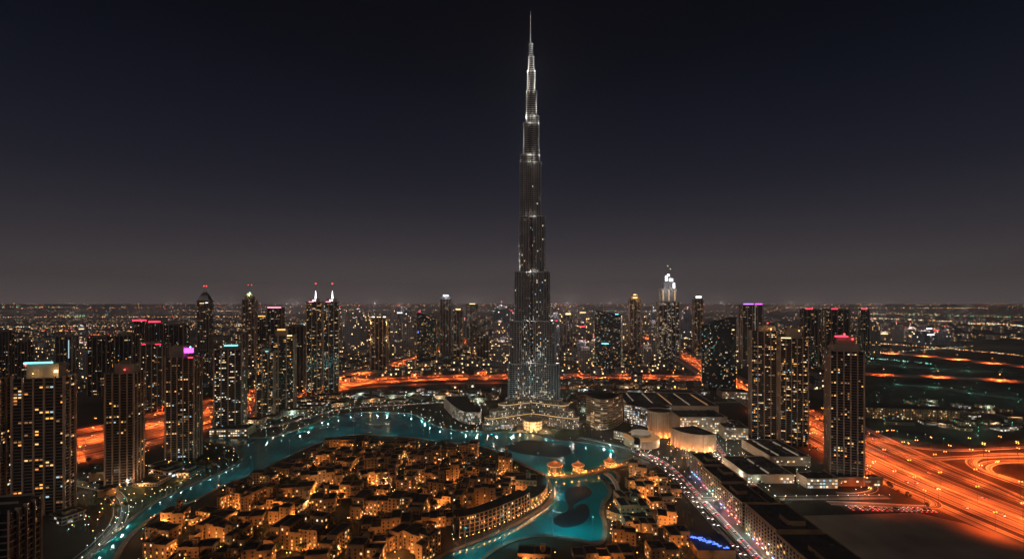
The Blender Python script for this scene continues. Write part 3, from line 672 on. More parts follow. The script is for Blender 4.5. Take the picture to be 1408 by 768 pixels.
# --- centre and right
def wedge(label, px0, px1, ytl, ytr, ybase, ratio, rot, lit, pal, curve=False, sign=None, cat='office tower', name='office_tower'):
    D = DY(ybase); cx, cy_, w_, d_ = fitbox(px0, px1, D, ratio, R(rot)); H0 = ZT(ytl, D); H1 = ZT(ytr, D)
    HEROES.append((px0, px1, D, min(ytl, ytr)))
    root = thing(name, label, cat, (cx, cy_, 0), R(rot)); b_ = MB(); n = 10
    def ht(t): return H0+(H1-H0)*(math.sin(t*math.pi/2) if curve else t)
    for i in range(n):
        x0, x1 = -w_/2+w_*i/n, -w_/2+w_*(i+1)/n; h0, h1 = ht(i/n), ht((i+1)/n)
        b_.face([(x0, -d_/2, 0), (x1, -d_/2, 0), (x1, -d_/2, h1), (x0, -d_/2, h0)], [(x0, 0), (x1, 0), (x1, h1), (x0, h0)])
        b_.face([(x1, d_/2, 0), (x0, d_/2, 0), (x0, d_/2, h0), (x1, d_/2, h1)], [(x1, 0), (x0, 0), (x0, h0), (x1, h1)])
        b_.face([(x0, -d_/2, h0), (x1, -d_/2, h1), (x1, d_/2, h1), (x0, d_/2, h0)], None, 1)
    b_.face([(w_/2, -d_/2, 0), (w_/2, d_/2, 0), (w_/2, d_/2, H1), (w_/2, -d_/2, H1)], [(0, 0), (d_, 0), (d_, H1), (0, H1)])
    b_.face([(-w_/2, d_/2, 0), (-w_/2, -d_/2, 0), (-w_/2, -d_/2, H0), (-w_/2, d_/2, H0)], [(0, 0), (d_, 0), (d_, H0), (0, H0)])
    b_.build('glazed_wall', [M['darkblueglass'], M['roof']], root)
    cand = []; sb = MB(); z = 4.0
    while z < max(H0, H1)-3:
        ok = [i/n for i in range(n+1) if ht(i/n) > z+2]
        xa, xb = -w_/2+w_*min(ok), -w_/2+w_*max(ok)
        if xb-xa > 4: sb.box(xa-.25, xb+.25, -d_/2-.25, d_/2+.25, z, z+.35)
        for j in range(int(w_/3)):
            x = -w_/2+(j+.5)*3
            if ht((x+w_/2)/w_) > z+4:
                for sgn in (-1, 1):
                    if rnd.random() < lit: cand.append((x, sgn*(d_/2+.3), z+1, sgn*math.pi/2, sgn < 0))
        for j in range(int(d_/3)):
            y = -d_/2+(j+.5)*3
            for sgn in (-1, 1):
                if (H1 if sgn > 0 else H0) > z+4 and rnd.random() < lit: cand.append((sgn*(w_/2+.3), y, z+1, 0 if sgn > 0 else math.pi, (cx > 0) == (sgn < 0)))
        z += 4.0
    sb.build('floor_band', M['darksteel'], root)
    put_windows(root, cand, 2.3, 1.9, pal, 100)
    for (fx, z, sw, sh, em) in (sign or []):
        cb = MB(); cb.box(fx*w_-sw/2, fx*w_+sw/2, -d_/2-1, -d_/2-.4, z, z+sh); cb.build('sign_light', E[em], root)
    return root
M['darkblueglass'] = vary('blue_black_glazing', (.010, .016, .024), (.024, .034, .046), .05, .2, spec=.6)
wedge('dark office tower with a roof slanting down to the right and a small red lamp', 573, 601, 430, 438, 498, .7, 4, .10, 'warm', sign=[(-.35, 205, 7, 4, 'redled'), (-.42, 120, 3, 8, 'bluewall')])
wedge('wide blue black glass tower with a sloping top right of the tallest tower', 818, 856, 427, 434, 508, .8, -18, .12, 'cool', sign=[(-.1, 92, 26, 3, 'cyan'), (.35, 200, 12, 2.5, 'cyan')])
wedge('black glass tower with a curved sail like top beside the orange highway', 965, 1012, 449, 437, 538, .7, -24, .11, 'cool', True, sign=[(.42, 168, 6, 2, 'crowngold')])
htower('skyscraper', 'tall pale tower with a white lit square crown behind the slanted office tower', 'skyscraper', 605, 621, 411, 484, .8, 5, 4, 4, .07, 'cool', glass='greyglass' if 'greyglass' in M else 'darkglass', crown=[('box', 0, 0, .9, .9, 18, 'steel'), ('sign', 0, -.5, 24, 7, 14, 'crownwhite', 2), ('mast', 0, 0, 60, .8, None), ('lamp', 0, -1.2, 8, 30000, (.8, .9, 1))])
htower('skyscraper', 'narrow tower with a small gold lit crown right of the white crowned one', 'skyscraper', 623, 637, 428, 490, .8, 5, 3, 4, .12, 'warm', crown=[('box', 0, 0, .8, .8, 10, 'sand'), ('sign', 0, -.42, 22, 4, 8, 'crowngold', 2)])
htower('office_tower', 'square tower with a gold lit roof band just right of the tallest tower', 'office tower', 774, 788, 433, 480, .8, -4, 3, 4, .08, 'cool', crown=[('sign', 0, -.5, 26, 7, 3, 'crowngold', 2), ('box', 0, 0, .9, .9, 11, 'steel')])
htower('skyscraper', 'gold crowned tower with two little spires between the sloping tower and the bright needle one', 'skyscraper', 864, 881, 412, 482, .8, -5, 3, 4, .16, 'warm', crown=[('box', 0, 0, .8, .8, 12, 'sand'), ('box', 0, 0, .5, .5, 26, 'sand'), ('sign', 0, -.42, 22, 4, 10, 'crowngold', 2), ('sign', 0, -.27, 14, 4, 24, 'crowngold', 2), ('cone', -.2, 0, 4, 44, 'sand', 6), ('cone', .2, 0, 4, 44, 'sand', 6), ('lamp', 0, -.8, 10, 40000, WARM)])
r_, q_ = htower('skyscraper', 'second tallest tower with a brilliant white stepped crown and needle', 'skyscraper', 902, 935, 415, 492, .7, -6, 5, 3.9, .24, 'white', crown=[])
crown_on(r_, [('box', .0, 0, .74, .75, 60, 'steel'), ('box', .0, 0, .5, .55, 92, 'steel'), ('box', 0, 0, .26, .3, 118, 'steel'), ('sign', .12, -.29, 14, 12, 92, 'crownwhite', 2), ('sign', -.10, -.17, 9, 22, 94, 'crownwhite', 2), ('sign', .25, -.3, 8, 24, 60, 'crownwhite', 2), ('sign', .0, -.16, 10, 8, 116, 'crownwhite', 2),
              ('mast', 0, 0, 160, 1.6, 'Lwhite'), ('mast', .12, 0, 146, 1.4, 'Lwhite'), ('lamp', 0, -1, 60, 60000, (.95, .95, 1))]+[('sign', f, -.385, 2.2, 48, 6, 'dimw' if i % 2 else 'warm', .6) for i, f in enumerate((-.28, -.14, 0, .14, .28))], q_[2], q_[3], q_[4])
htower('skyscraper', 'slim tower with a white lit square cap right of the bright needle tower', 'skyscraper', 952, 967, 412, 484, .8, -6, 3, 4, .12, 'warm', crown=[('box', 0, 0, .85, .85, 14, 'steel'), ('sign', 0, -.44, 26, 8, 10, 'crownwhite', 2)])
htower('office_tower', 'wide tower outlined on top by a purple neon line', 'office tower', 1016, 1049, 419, 500, .6, -10, 4, 4, .08, 'cool', crown=[('box', 0, 0, .8, .7, 6, 'steel'), ('sign', -.2, -.5, 38, 3.5, 2, 'purple', .8), ('sign', .3, -.5, 26, 3.5, 2, 'magenta', .8), ('sign', .12, -.53, 2.5, 150, -150, 'dimw', .5)])
htower('residential_tower', 'left hand tower of the beige apartment pair with warm lit windows', 'apartment tower', 1029, 1069, 456, 604, .8, -18, 4, 3.6, .26, 'warm', crown=[('box', .1, 0, .6, .6, 10, 'pilaster'), ('lamp', .25, -.55, 6, 3500, WARM), ('beacon', .25, -.5, 5, 'Lamber', 1.5), ('beacon', .2, 0, 15, 'Lred', 1.3)])
htower('residential_tower', 'right hand tower of the beige apartment pair with a glowing cornice', 'apartment tower', 1067, 1112, 466, 614, .8, -18, 5, 3.6, .28, 'warm', crown=[('box', .05, .1, .56, .6, 17, 'concrete'), ('sign', -.3, -.51, 15, 1.4, 1, 'crowngold', .5), ('beacon', .2, -.3, 14, 'Lamber', 1.2)])
htower('residential_tower', 'lone dark brown apartment tower with red roof lamps beside the wide orange highway', 'apartment tower', 1133, 1189, 484, 668, .8, -20, 5, 3.5, .24, 'warm', crown=[('box', .02, .08, .74, .74, 9, 'pilaster'), ('box', .05, .12, .56, .55, 19, 'concrete'), ('sign', -.1, -.15, 14, 1.6, 19.5, 'redled', 6), ('beacon', .0, -.1, 23, 'Lred', 1.6), ('beacon', .22, -.2, 17, 'Lred', 1.4)], cap=100)
for a, c, yt, ybs, lab in ((1100, 1125, 426, 508, 'hazy tower with a red lit roof, leftmost of the three on the right skyline'), (1126, 1168, 426, 503, 'broad hazy tower in the middle of the three on the right skyline'), (1180, 1196, 426, 496, 'thin hazy tower with a red roof lamp, rightmost of the three on the right skyline')):
    htower('residential_tower', lab, 'apartment tower', a, c, yt, ybs, .6, -8, 4, 4, .13, 'warm', crown=[('box', 0, 0, .8, .8, 4, 'slab'), ('sign', -.1, -.45, 22, 3, 3, 'redled', 1)], pil='slab', slabs=False)
for a, c, yt, ybs, lab, cr_ in (
    (184, 204, 441, 520, 'hazy tower with a red neon roofline, left one of the close pair', [('sign', 0, -.5, 40, 4, 0, 'redled', 1)]),
    (205, 224, 443, 522, 'hazy tower with a red neon roofline, right one of the close pair', [('sign', 0, -.5, 34, 4, 0, 'redled', 1)]),
    (225, 260, 447, 530, 'broad dark office block right of the two red roofed towers', []),
    (120, 156, 464, 545, 'dark wide tower rising left of a matching one behind the red highway', []),
    (158, 190, 462, 545, 'dark wide tower rising right of a matching one behind the red highway', [('beacon', 0, 0, 3, 'Lred', 2)]),
    (76, 108, 463, 518, 'dim tower with a pale vertical light strip far behind the massive left tower', [('sign', .3, -.52, 2.5, 60, -70, 'cool', .5)]),
    (20, 46, 470, 545, 'dim dark tower right of another one above the left edge', []),
    (-6, 20, 456, 540, 'dim dark tower touching the left edge under the skyline', []),
    (367, 391, 423, 510, 'hazy tower with a row of red roof lamps left of the twin towers', [('sign', 0, -.5, 46, 3, 0, 'pink', 1)]),
    (354, 368, 435, 510, 'narrow hazy tower with an orange roof edge', [('sign', 0, -.5, 24, 3, 0, 'crownorange', 1)]),
    (396, 421, 449, 540, 'dark plum coloured slab just left of the twin towers', []),
    (655, 672, 456, 500, 'small brown lit apartment slab near the crossing highway', []),
    (641, 657, 418, 470, 'hazy tower with amber roof lamps left of the tallest tower', [('sign', 0, -.5, 36, 4, 0, 'crowngold', 1)])):
    htower('office_tower', lab, 'office tower', a, c, yt, ybs, .6, 10 if a < 700 else -8, 4, 4, .10, 'cool' if a % 2 else 'warm', crown=cr_+[('box', 0, .1, .7, .6, 5, 'slab')], pil='slab', slabs=False, cap=60)
# ============================================================ low rise old quarter
ORD = ['first', 'second', 'third', 'fourth', 'fifth', 'sixth', 'seventh', 'eighth', 'ninth', 'tenth', 'eleventh', 'twelfth', 'thirteenth', 'fourteenth', 'fifteenth', 'sixteenth', 'seventeenth', 'eighteenth', 'nineteenth', 'twentieth', 'twenty-first', 'twenty-second', 'twenty-third', 'twenty-fourth', 'twenty-fifth', 'twenty-sixth', 'twenty-seventh', 'twenty-eighth']
STREETPTS = []
def lowblock(label, x, y, w_, d_, a, h, style, group, rl=.16):
    root = thing('old_town_block', label, 'apartment block', (x, y, 0), a, group)
    mats = [M['sand'] if style % 2 else M['sand2'], M['sandroof']]
    vols = []; x0_ = -w_/2; nseg = max(2, int(w_/rnd.uniform(8, 13)))
    if style == 7: nseg = 2
    for q in range(nseg):
        sw = w_/nseg; dd = d_*rnd.uniform(.55, 1.0); vols.append((x0_+sw/2, rnd.uniform(-1, 1)*(d_-dd)/2, sw-.02, dd, h*rnd.uniform(.62, 1.02))); x0_ += sw
    if w_ > 30: vols.append((-w_*.42, -d_*.55, w_*.14, d_*.5, h*.55)); vols.append((w_*.40, -d_*.5, w_*.16, d_*.6, h*.7))
    if style == 2: vols.append((w_*.1, d_*.1, w_*.22, d_*.35, h*1.3))
    vols.sort(key=lambda v: -v[4])
    b_ = MB(); rf = MB(); cand = []
    for (vx, vy, vw, vd, vh) in vols:
        b_.box(vx-vw/2, vx+vw/2, vy-vd/2, vy+vd/2, 0, vh, 0, 1)
        for (x0, x1, y0, y1) in ((vx-vw/2, vx+vw/2, vy-vd/2-.15, vy-vd/2+.45), (vx-vw/2, vx+vw/2, vy+vd/2-.45, vy+vd/2+.15), (vx-vw/2-.15, vx-vw/2+.45, vy-vd/2+.46, vy+vd/2-.46), (vx+vw/2-.45, vx+vw/2+.15, vy-vd/2+.46, vy+vd/2-.46)):
            rf.box(x0, x1, y0, y1, vh-.3, vh+1.1)
        fl_ = 3.5; z = 1.2
        for (ax, ay, bx_, by_) in ((vx-vw/2, vy-vd/2, vx+vw/2, vy-vd/2), (vx+vw/2, vy-vd/2, vx+vw/2, vy+vd/2), (vx-vw/2, vy+vd/2, vx-vw/2, vy-vd/2)):
            L = math.hypot(bx_-ax, by_-ay); na = math.atan2(by_-ay, bx_-ax)-math.pi/2; nn = int(L/4.2)
            for j in range(nn):
                z = 1.3
                while z < vh-2.2:
                    t_ = (j+.5)/nn; px, py = ax+(bx_-ax)*t_, ay+(by_-ay)*t_
                    cand.append((px, py, z, na, facing(px, py, na, (x, y), a))); z += 3.5
    ins = lambda c: any(abs(c[0]+math.cos(c[3])-v[0]) < v[2]/2 and abs(c[1]+math.sin(c[3])-v[1]) < v[3]/2 and c[2] < v[4] for v in vols)
    cand = [c for c in cand if not ins(c)]
    b_.build('wall', mats, root); rf.build('parapet', M['sanddark'], root)
    dark = MB(); lit = []
    for c in cand:
        if rnd.random() < rl*(1.9 if c[2] < 3 else .8): lit.append(c)
        else: dark.obox(c[0]+math.cos(c[3])*.01, c[1]+math.sin(c[3])*.01, 1.5, .12, c[2], c[2]+1.9, c[3]+math.pi/2)
    o = dark.build('shuttered_window', M['darkglass'], root); o['kind'] = 'stuff'
    put_windows(root, lit, rnd.choice([1.3, 1.6, 1.9]), rnd.choice([1.5, 1.9]), 'amber', 60)
    bb = MB()
    for c in cand:
        if c[4] and c[2] > 3 and rnd.random() < .10: bb.obox(c[0]+math.cos(c[3])*.75, c[1]+math.sin(c[3])*.75, 2.6, 1.3, c[2]-.5, c[2]+.5, c[3]+math.pi/2)
    if bb.v: o = bb.build('balcony', M['slab'], root); o['kind'] = 'stuff'
    vx, vy, vw, vd, vh = vols[0]; un = MB()
    for q in range(rnd.randint(2, 5)):
        qx, qy = vx+rnd.uniform(-.38, .38)*vw, vy+rnd.uniform(-.35, .35)*vd; s_ = rnd.uniform(1.2, 3.2); un.box(qx-s_*.5, qx+s_*.5, qy-s_*.4, qy+s_*.4, vh, vh+rnd.uniform(.8, 2.4))
    o = un.build('roof_plant', M['roof'], root); o['kind'] = 'stuff'
    if style in (3, 4, 6):
        wt = MB(); s_ = 2.4; wt.box(vx-s_, vx+s_, vy-s_, vy+s_, vh, vh+6.5); o = wt.build('wind_tower', mats[0], root)
        gr = MB()
        for q in (-1.2, 0, 1.2):
            gr.box(vx+q-.35, vx+q+.35, vy-s_-.1, vy-s_+.1, vh+2.5, vh+5.6); gr.box(vx-s_-.1, vx-s_+.1, vy+q-.35, vy+q+.35, vh+2.5, vh+5.6)
        gr.build('vent_slot', M['darkglass'], o)
    if style == 5:
        dm = MB(); dm.dome(vx, vy, 4.2, vh, 3.6, 12, 4); dm.build('dome', mats[0], root)
    return root
ISL = [p for p in smooth(W([(172, 768+30), (205, 722), (262, 700), (332, 668), (404, 634), (442, 616), (486, 604), (530, 606), (575, 609), (650, 619), (700, 638), (748, 664), (755, 680), (735, 700), (700, 716), (660, 732), (626, 750), (590, 778), (560, 800)]), 1, True)]
EAST = W([(828, 690), (836, 668), (850, 655), (900, 640), (948, 640), (962, 720), (985, 768), (1000, 800), (690, 800), (700, 762), (760, 745), (830, 752)])
SLAB = W([(690, 800), (700, 764), (760, 748), (820, 755), (960, 750), (990, 800)])
FEAT = {0: 'stepped', 1: 'many part', 2: 'box topped', 3: 'broken fronted wind towered', 4: 'stepped wind towered', 5: 'domed', 6: 'single wind towered', 7: 'single flat roofed'}
placed = []
def rows(poly, ys, group, where, hrange, x0=-1000, x1=1000, rl=.16, margin=9, ang0=0.0, wr=None):
    for ri, Y in enumerate(ys):
        x = x0; items = []
        while x < x1:
            w_ = rnd.choice([rnd.uniform(20, 34), rnd.uniform(30, 58)]); w_ = rnd.uniform(*wr) if wr else w_; a = ang0+R(rnd.uniform(-14, 14)); d_ = rnd.uniform(16, 26); yy = Y+rnd.uniform(-7, 7)
            c = rect(x+w_/2, yy, w_, d_, a)
            if all(inside(p, poly) for p in c) and min(segdist(p, LAKE) for p in c) > margin and min(segdist(p, BV, False) for p in c) > 12.5 and all(math.hypot(x+w_/2-q[0], yy-q[1]) > (w_+q[2])*.5+3 for q in placed if abs(yy-q[1]) < 26):
                items.append((x+w_/2, yy, w_, d_, a)); placed.append((x+w_/2, yy, w_)); x += w_+rnd.uniform(6, 14)
            else: x += 6
        for k, (cx, cy_, w_, d_, a) in enumerate(items):
            st = rnd.choice([0, 1, 2, 3, 4, 5, 6, 7, 7, 0, 2]); h = rnd.uniform(*hrange)*rnd.choice([.7, 1, 1, 1.35])
            tone = 'pale' if st % 2 == 0 else 'tan'
            lowblock(f'{FEAT[st]} {tone} block, {ORD[k]} from left, {ORD[ri]} {where} row from the lake', cx, cy_, w_, d_, a, h, st, group, rl)
            STREETPTS.append((cx+rnd.uniform(-.3, .3)*w_, cy_-d_/2-5.5)); STREETPTS.append((cx+w_/2+4, cy_+rnd.uniform(-6, 6)))
            if rnd.random() < .5: STREETPTS.append((cx-rnd.uniform(.2, .4)*w_, cy_-d_/2-6.5))
for (px, py, w_, d_, a, h, st, lab) in ((668, 686, 62, 24, -4, 27, 2, 'large lakeside hotel block with many amber windows, right of the island centre'), (578, 664, 46, 22, 6, 20, 6, 'large block with a glowing colonnade in the middle of the island'), (516, 668, 44, 22, 24, 20, 1, 'long block set aslant in the middle of the island'),
                                    (535, 712, 84, 26, -8, 24, 0, 'broadest many windowed block in the lower middle of the island'), (570, 762, 50, 26, -30, 24, 4, 'big wind towered block at the bottom near the lagoon quay'), (420, 760, 74, 30, -12, 23, 2, 'big stepped block at the bottom edge of the island'),
                                    (328, 700, 40, 26, -14, 27, 4, 'tall lone block on the left part of the island above the creek'), (438, 668, 52, 22, 22, 19, 0, 'long lamp lit block on the upper left part of the island'), (300, 748, 50, 24, -10, 19, 6, 'wide block at the lower left corner of the island')):
    x, y = G(px, py); y += d_/2; placed.append((x, y, w_)); lowblock(lab, x, y, w_, d_, R(a), h, st, 'sand coloured blocks on the lake island', .34)
    for q in range(3): STREETPTS.append((x+(q-1)*w_*.35, y-d_/2-6))
rows(ISL, [792, 752, 714, 676, 638, 600, 563, 527, 492, 458, 426], 'sand coloured blocks on the lake island', 'island', (10, 21), rl=.20)
rows(EAST, [660, 630, 601, 572, 543, 514, 486], 'sand coloured blocks east of the lagoon', 'east bank', (11, 20), 60, 260, .34, 7, 0, (17, 34))
rows(SLAB, [453, 424], 'sand coloured blocks at the bottom edge', 'bottom bank', (10, 17), -30, 230, .25, 6)
# curved arcaded building along the small lagoon
def arcblock(name, label, cat, pts, depth, h, wallm, lit, bay=5.0, floors=None, fr='sand2', roofm='sandroof', cap=90, pal='amber', ww=1.8, ground=True):
    """a block following a curve; the front is on the right hand of the direction"""
    cx, cy_ = pts[len(pts)//2]; root = thing(name, label, cat, (cx, cy_, 0)); P = [(p[0]-cx, p[1]-cy_) for p in pts]; Q = offset(P, depth)
    b_ = MB(); u = 0
    for i in range(len(P)-1):
        L = math.hypot(P[i+1][0]-P[i][0], P[i+1][1]-P[i][1])
        b_.face([(*P[i], 0), (*P[i+1], 0), (*P[i+1], h), (*P[i], h)], [(u, 0), (u+L, 0), (u+L, h), (u, h)])
        b_.face([(*Q[i+1], 0), (*Q[i], 0), (*Q[i], h), (*Q[i+1], h)], [(u, 0), (u+L, 0), (u+L, h), (u, h)])
        b_.face([(*P[i], h), (*P[i+1], h), (*Q[i+1], h), (*Q[i], h)], None, 1); u += L
    for a, b2 in ((Q[0], P[0]), (P[-1], Q[-1])): b_.face([(*a, 0), (*b2, 0), (*b2, h), (*a, h)], [(0, 0), (depth, 0), (depth, h), (0, h)])
    b_.build('wall', [wallm, M[roofm]], root)
    f = MB(); fh = h/(floors or max(1, round(h/4))); k = 0
    for (x, y, a) in walk(P, bay, bay*.1): f.obox(x+math.sin(a)*.3, y-math.cos(a)*.3, .9, 1.1, 0, h, a)
    f.build('pier', M[fr], root)['kind'] = 'stuff'
    f = MB(); z = fh
    O = offset(P, -.55); I = offset(P, .5)
    while z < h+.2:
        for i in range(len(P)-1):
            for (A, B_, za, zb) in ((O, O, z-.55, z+.25),): f.face([(*A[i], za), (*A[i+1], za), (*A[i+1], zb), (*A[i], zb)])
            f.face([(*O[i], z+.25), (*O[i+1], z+.25), (*I[i+1], z+.25), (*I[i], z+.25)]); f.face([(*I[i], z-.55), (*I[i+1], z-.55), (*O[i+1], z-.55), (*O[i], z-.55)])
        z += fh
    f.build('floor_band', M[fr], root)
    cand = []
    for (x, y, a) in walk(P, ww*1.5, 1.5):
        z = .7
        while z < h-1.5:
            if rnd.random() < lit: cand.append((x+math.sin(a)*.05, y-math.cos(a)*.05, z, a-math.pi/2, True))
            z += fh
    put_windows(root, cand, ww, min(1.9, fh*.6), pal, cap)
    return root
ar = smooth(W([(634, 744), (652, 741), (676, 734), (704, 722), (726, 712), (738, 704)]), 2)
arcblock('arcade_building', 'long curved building with tall arcade frames facing the teal lagoon', 'apartment block', offset(ar, 10), 16, 21, M['darkglass'], .10, 5.5)
ar2 = smooth(W([(736, 703), (748, 697), (756, 689), (761, 680), (757, 667)]), 2)
arcblock('market_hall', 'brightly lit amber market hall on the point of the island by the bridge', 'market hall', offset(ar2, 7), 22, 13, M['sand'], .55, 6, pal='amber', ww=1.6)
arcblock('waterside_restaurant', 'low amber lit restaurant terrace curving along the east bank of the small lagoon', 'restaurant', offset(smooth(W([(832, 712), (842, 717), (868, 722), (898, 724)]), 2), 3), 18, 9, M['sand'], .6, 6, pal='amber')
# square courts by the lakeside and the domed mosque like hall
for k, (px, py, w_, d_, h, lab) in enumerate([(655, 672, 40, 26, 27, 'tall sand coloured lakeside hotel block with rows of amber windows'), (905, 664, 38, 22, 22, 'tan hotel wing with lit columns behind the east bank blocks')]):
    x, y = G(px, py)
    if min(math.hypot(x-q[0], y-q[1]) for q in placed) > 5:
        pass
# pavilions and bridge between the two lagoons
def pav(px, py, r, h, lab, name='lake_pavilion'):
    x, y = G(px, py); t_ = thing(name, lab, 'pavilion', (x, y, .9)); n = 8
    b_ = MB(); b_.cyl(0, 0, r+1.5, 0, r+1.5, .6, n*2); b_.build('base', M['kerb'], t_)
    b_ = MB(); b_.ring(0, 0, r*.7, .6, r*.7, h, n*2); b_.build('wall', M['sand'], t_)
    for i in range(n): a = 2*math.pi*i/n; b_ = MB(); b_.cyl(r*math.cos(a), r*math.sin(a), .5, .6, .45, h, 8); b_.build('column', M['sand2'], t_)
    b_ = MB(); b_.cyl(0, 0, r+1.6, h, r+1.6, h+.8, n*2); b_.ring(0, 0, r+1.2, h+.8, r*.55, h+3.2, n*2); b_.ring(0, 0, r*.55, h+3.2, .3, h+6.2, n*2); b_.build('roof', M['tile'], t_)
    b_ = MB(); b_.cyl(0, 0, .22, h+6, .05, h+10, 6); b_.build('finial', M['sand2'], t_)
    b_ = MB(); b_.prism(circ(0, 0, r+1.75, n*2), h+.1, h+.5, 0, 0, True); b_.build('light_strip', E['amber'], t_)
    for i in range(5):
        a = -math.pi*(i+.5)/5; o = lamp(x+(r+3.5)*math.cos(a), y+(r+3.5)*math.sin(a), 3.5, 2600, (1, .42, .12), .3)
    lamp(x, y-r*.2, h+14, 4500, (1, .36, .10), 1.0)
    for i in range(n): a = 2*math.pi*(i+.5)/n; b_ = MB(); b_.blob(r*.9*math.cos(a), r*.9*math.sin(a), 2.4, .55); b_.build('lantern', E['Lamber'], t_)
    return t_
pav(763, 651, 9.5, 12, 'larger lake pavilion with a glowing orange tiled roof and spike')
pav(795, 648, 7.5, 9, 'smaller pavilion with an orange tiled roof in the middle of the lagoon bridge')
pav(838, 640, 7.0, 6, 'low pavilion with an orange roof at the east end of the bridge')
br = smooth(W([(752, 654), (775, 656), (806, 652), (832, 646), (858, 640), (874, 634)]), 2)
bt = thing('causeway_bridge', 'amber lit causeway bridge with an arcade between the two lagoons', 'bridge', (br[0][0], br[0][1], 0))
b_ = MB(); P = [(p[0]-br[0][0], p[1]-br[0][1]) for p in br]; A, B2 = offset(P, -7), offset(P, 7)
for i in range(len(P)-1):
    b_.face([(*A[i], 2.4), (*A[i+1], 2.4), (*B2[i+1], 2.4), (*B2[i], 2.4)]); b_.face([(*A[i], .0), (*A[i+1], .0), (*A[i+1], 2.4), (*A[i], 2.4)]); b_.face([(*B2[i+1], .0), (*B2[i], .0), (*B2[i], 2.4), (*B2[i+1], 2.4)])
b_.build('deck', M['sand2'], bt)
b_ = MB()
for off in (-6.6, 6.6):
    Z = offset(P, off)
    for (x, y, a) in walk(Z, 2.2): b_.obox(x, y, .4, .4, 2.4, 3.5, a)
    for i in range(len(Z)-1): b_.bar((*Z[i], 3.6), (*Z[i+1], 3.6), .18)
b_.build('railing', M['sand2'], bt)
b_ = MB(); Z = offset(P, 3)
for i in range(len(Z)-1):
    a = Z[i]; c = Z[i+1]; e = offset(P, 6)[i]; g_ = offset(P, 6)[i+1]
    b_.face([(*a, 6.8), (*c, 6.8), (*g_, 5.8), (*e, 5.8)]); 
b_.build('awning', M['tile'], bt)
for (x, y, a) in walk(offset(P, -5), 11, 3):
    q = MB(); q.cyl(x, y, .14, 2.4, .1, 5.4, 6); o = q.build('lamp_post', M['darksteel'], bt); q = MB(); q.blob(x, y, 5.8, .62); q.build('lantern', E['Lamber'], o)
    lamp(x+br[0][0], y+br[0][1], 6.0, 6000, (1, .34, .08), .4)
# footbridge arch at the east
fb_ = smooth(W([(832, 652), (842, 661), (850, 675), (848, 690)]), 2)
ft = thing('footbridge', 'thin curved footbridge with a bright handrail over the little side lagoon', 'footbridge', (fb_[0][0], fb_[0][1], 0)); P = [(p[0]-fb_[0][0], p[1]-fb_[0][1]) for p in fb_]
b_ = MB(); A, B2 = offset(P, -2.5), offset(P, 2.5)
for i in range(len(P)-1):
    za = 1.5+3*math.sin(math.pi*i/len(P)); zb = 1.5+3*math.sin(math.pi*(i+1)/len(P))
    b_.face([(*A[i], za), (*A[i+1], zb), (*B2[i+1], zb), (*B2[i], za)]); b_.face([(*A[i], za-1), (*A[i+1], zb-1), (*A[i+1], zb), (*A[i], za)]); b_.face([(*B2[i+1], zb-1), (*B2[i], za-1), (*B2[i], za), (*B2[i+1], zb)])
b_.build('deck', M['concrete'], ft)
b_ = MB()
for i in range(len(P)-1):
    za = 2.6+3*math.sin(math.pi*i/len(P)); zb = 2.6+3*math.sin(math.pi*(i+1)/len(P)); b_.bar((*A[i], za), (*A[i+1], zb), .2); b_.bar((*B2[i], za), (*B2[i+1], zb), .2)
b_.build('handrail', E['dimw'], ft)

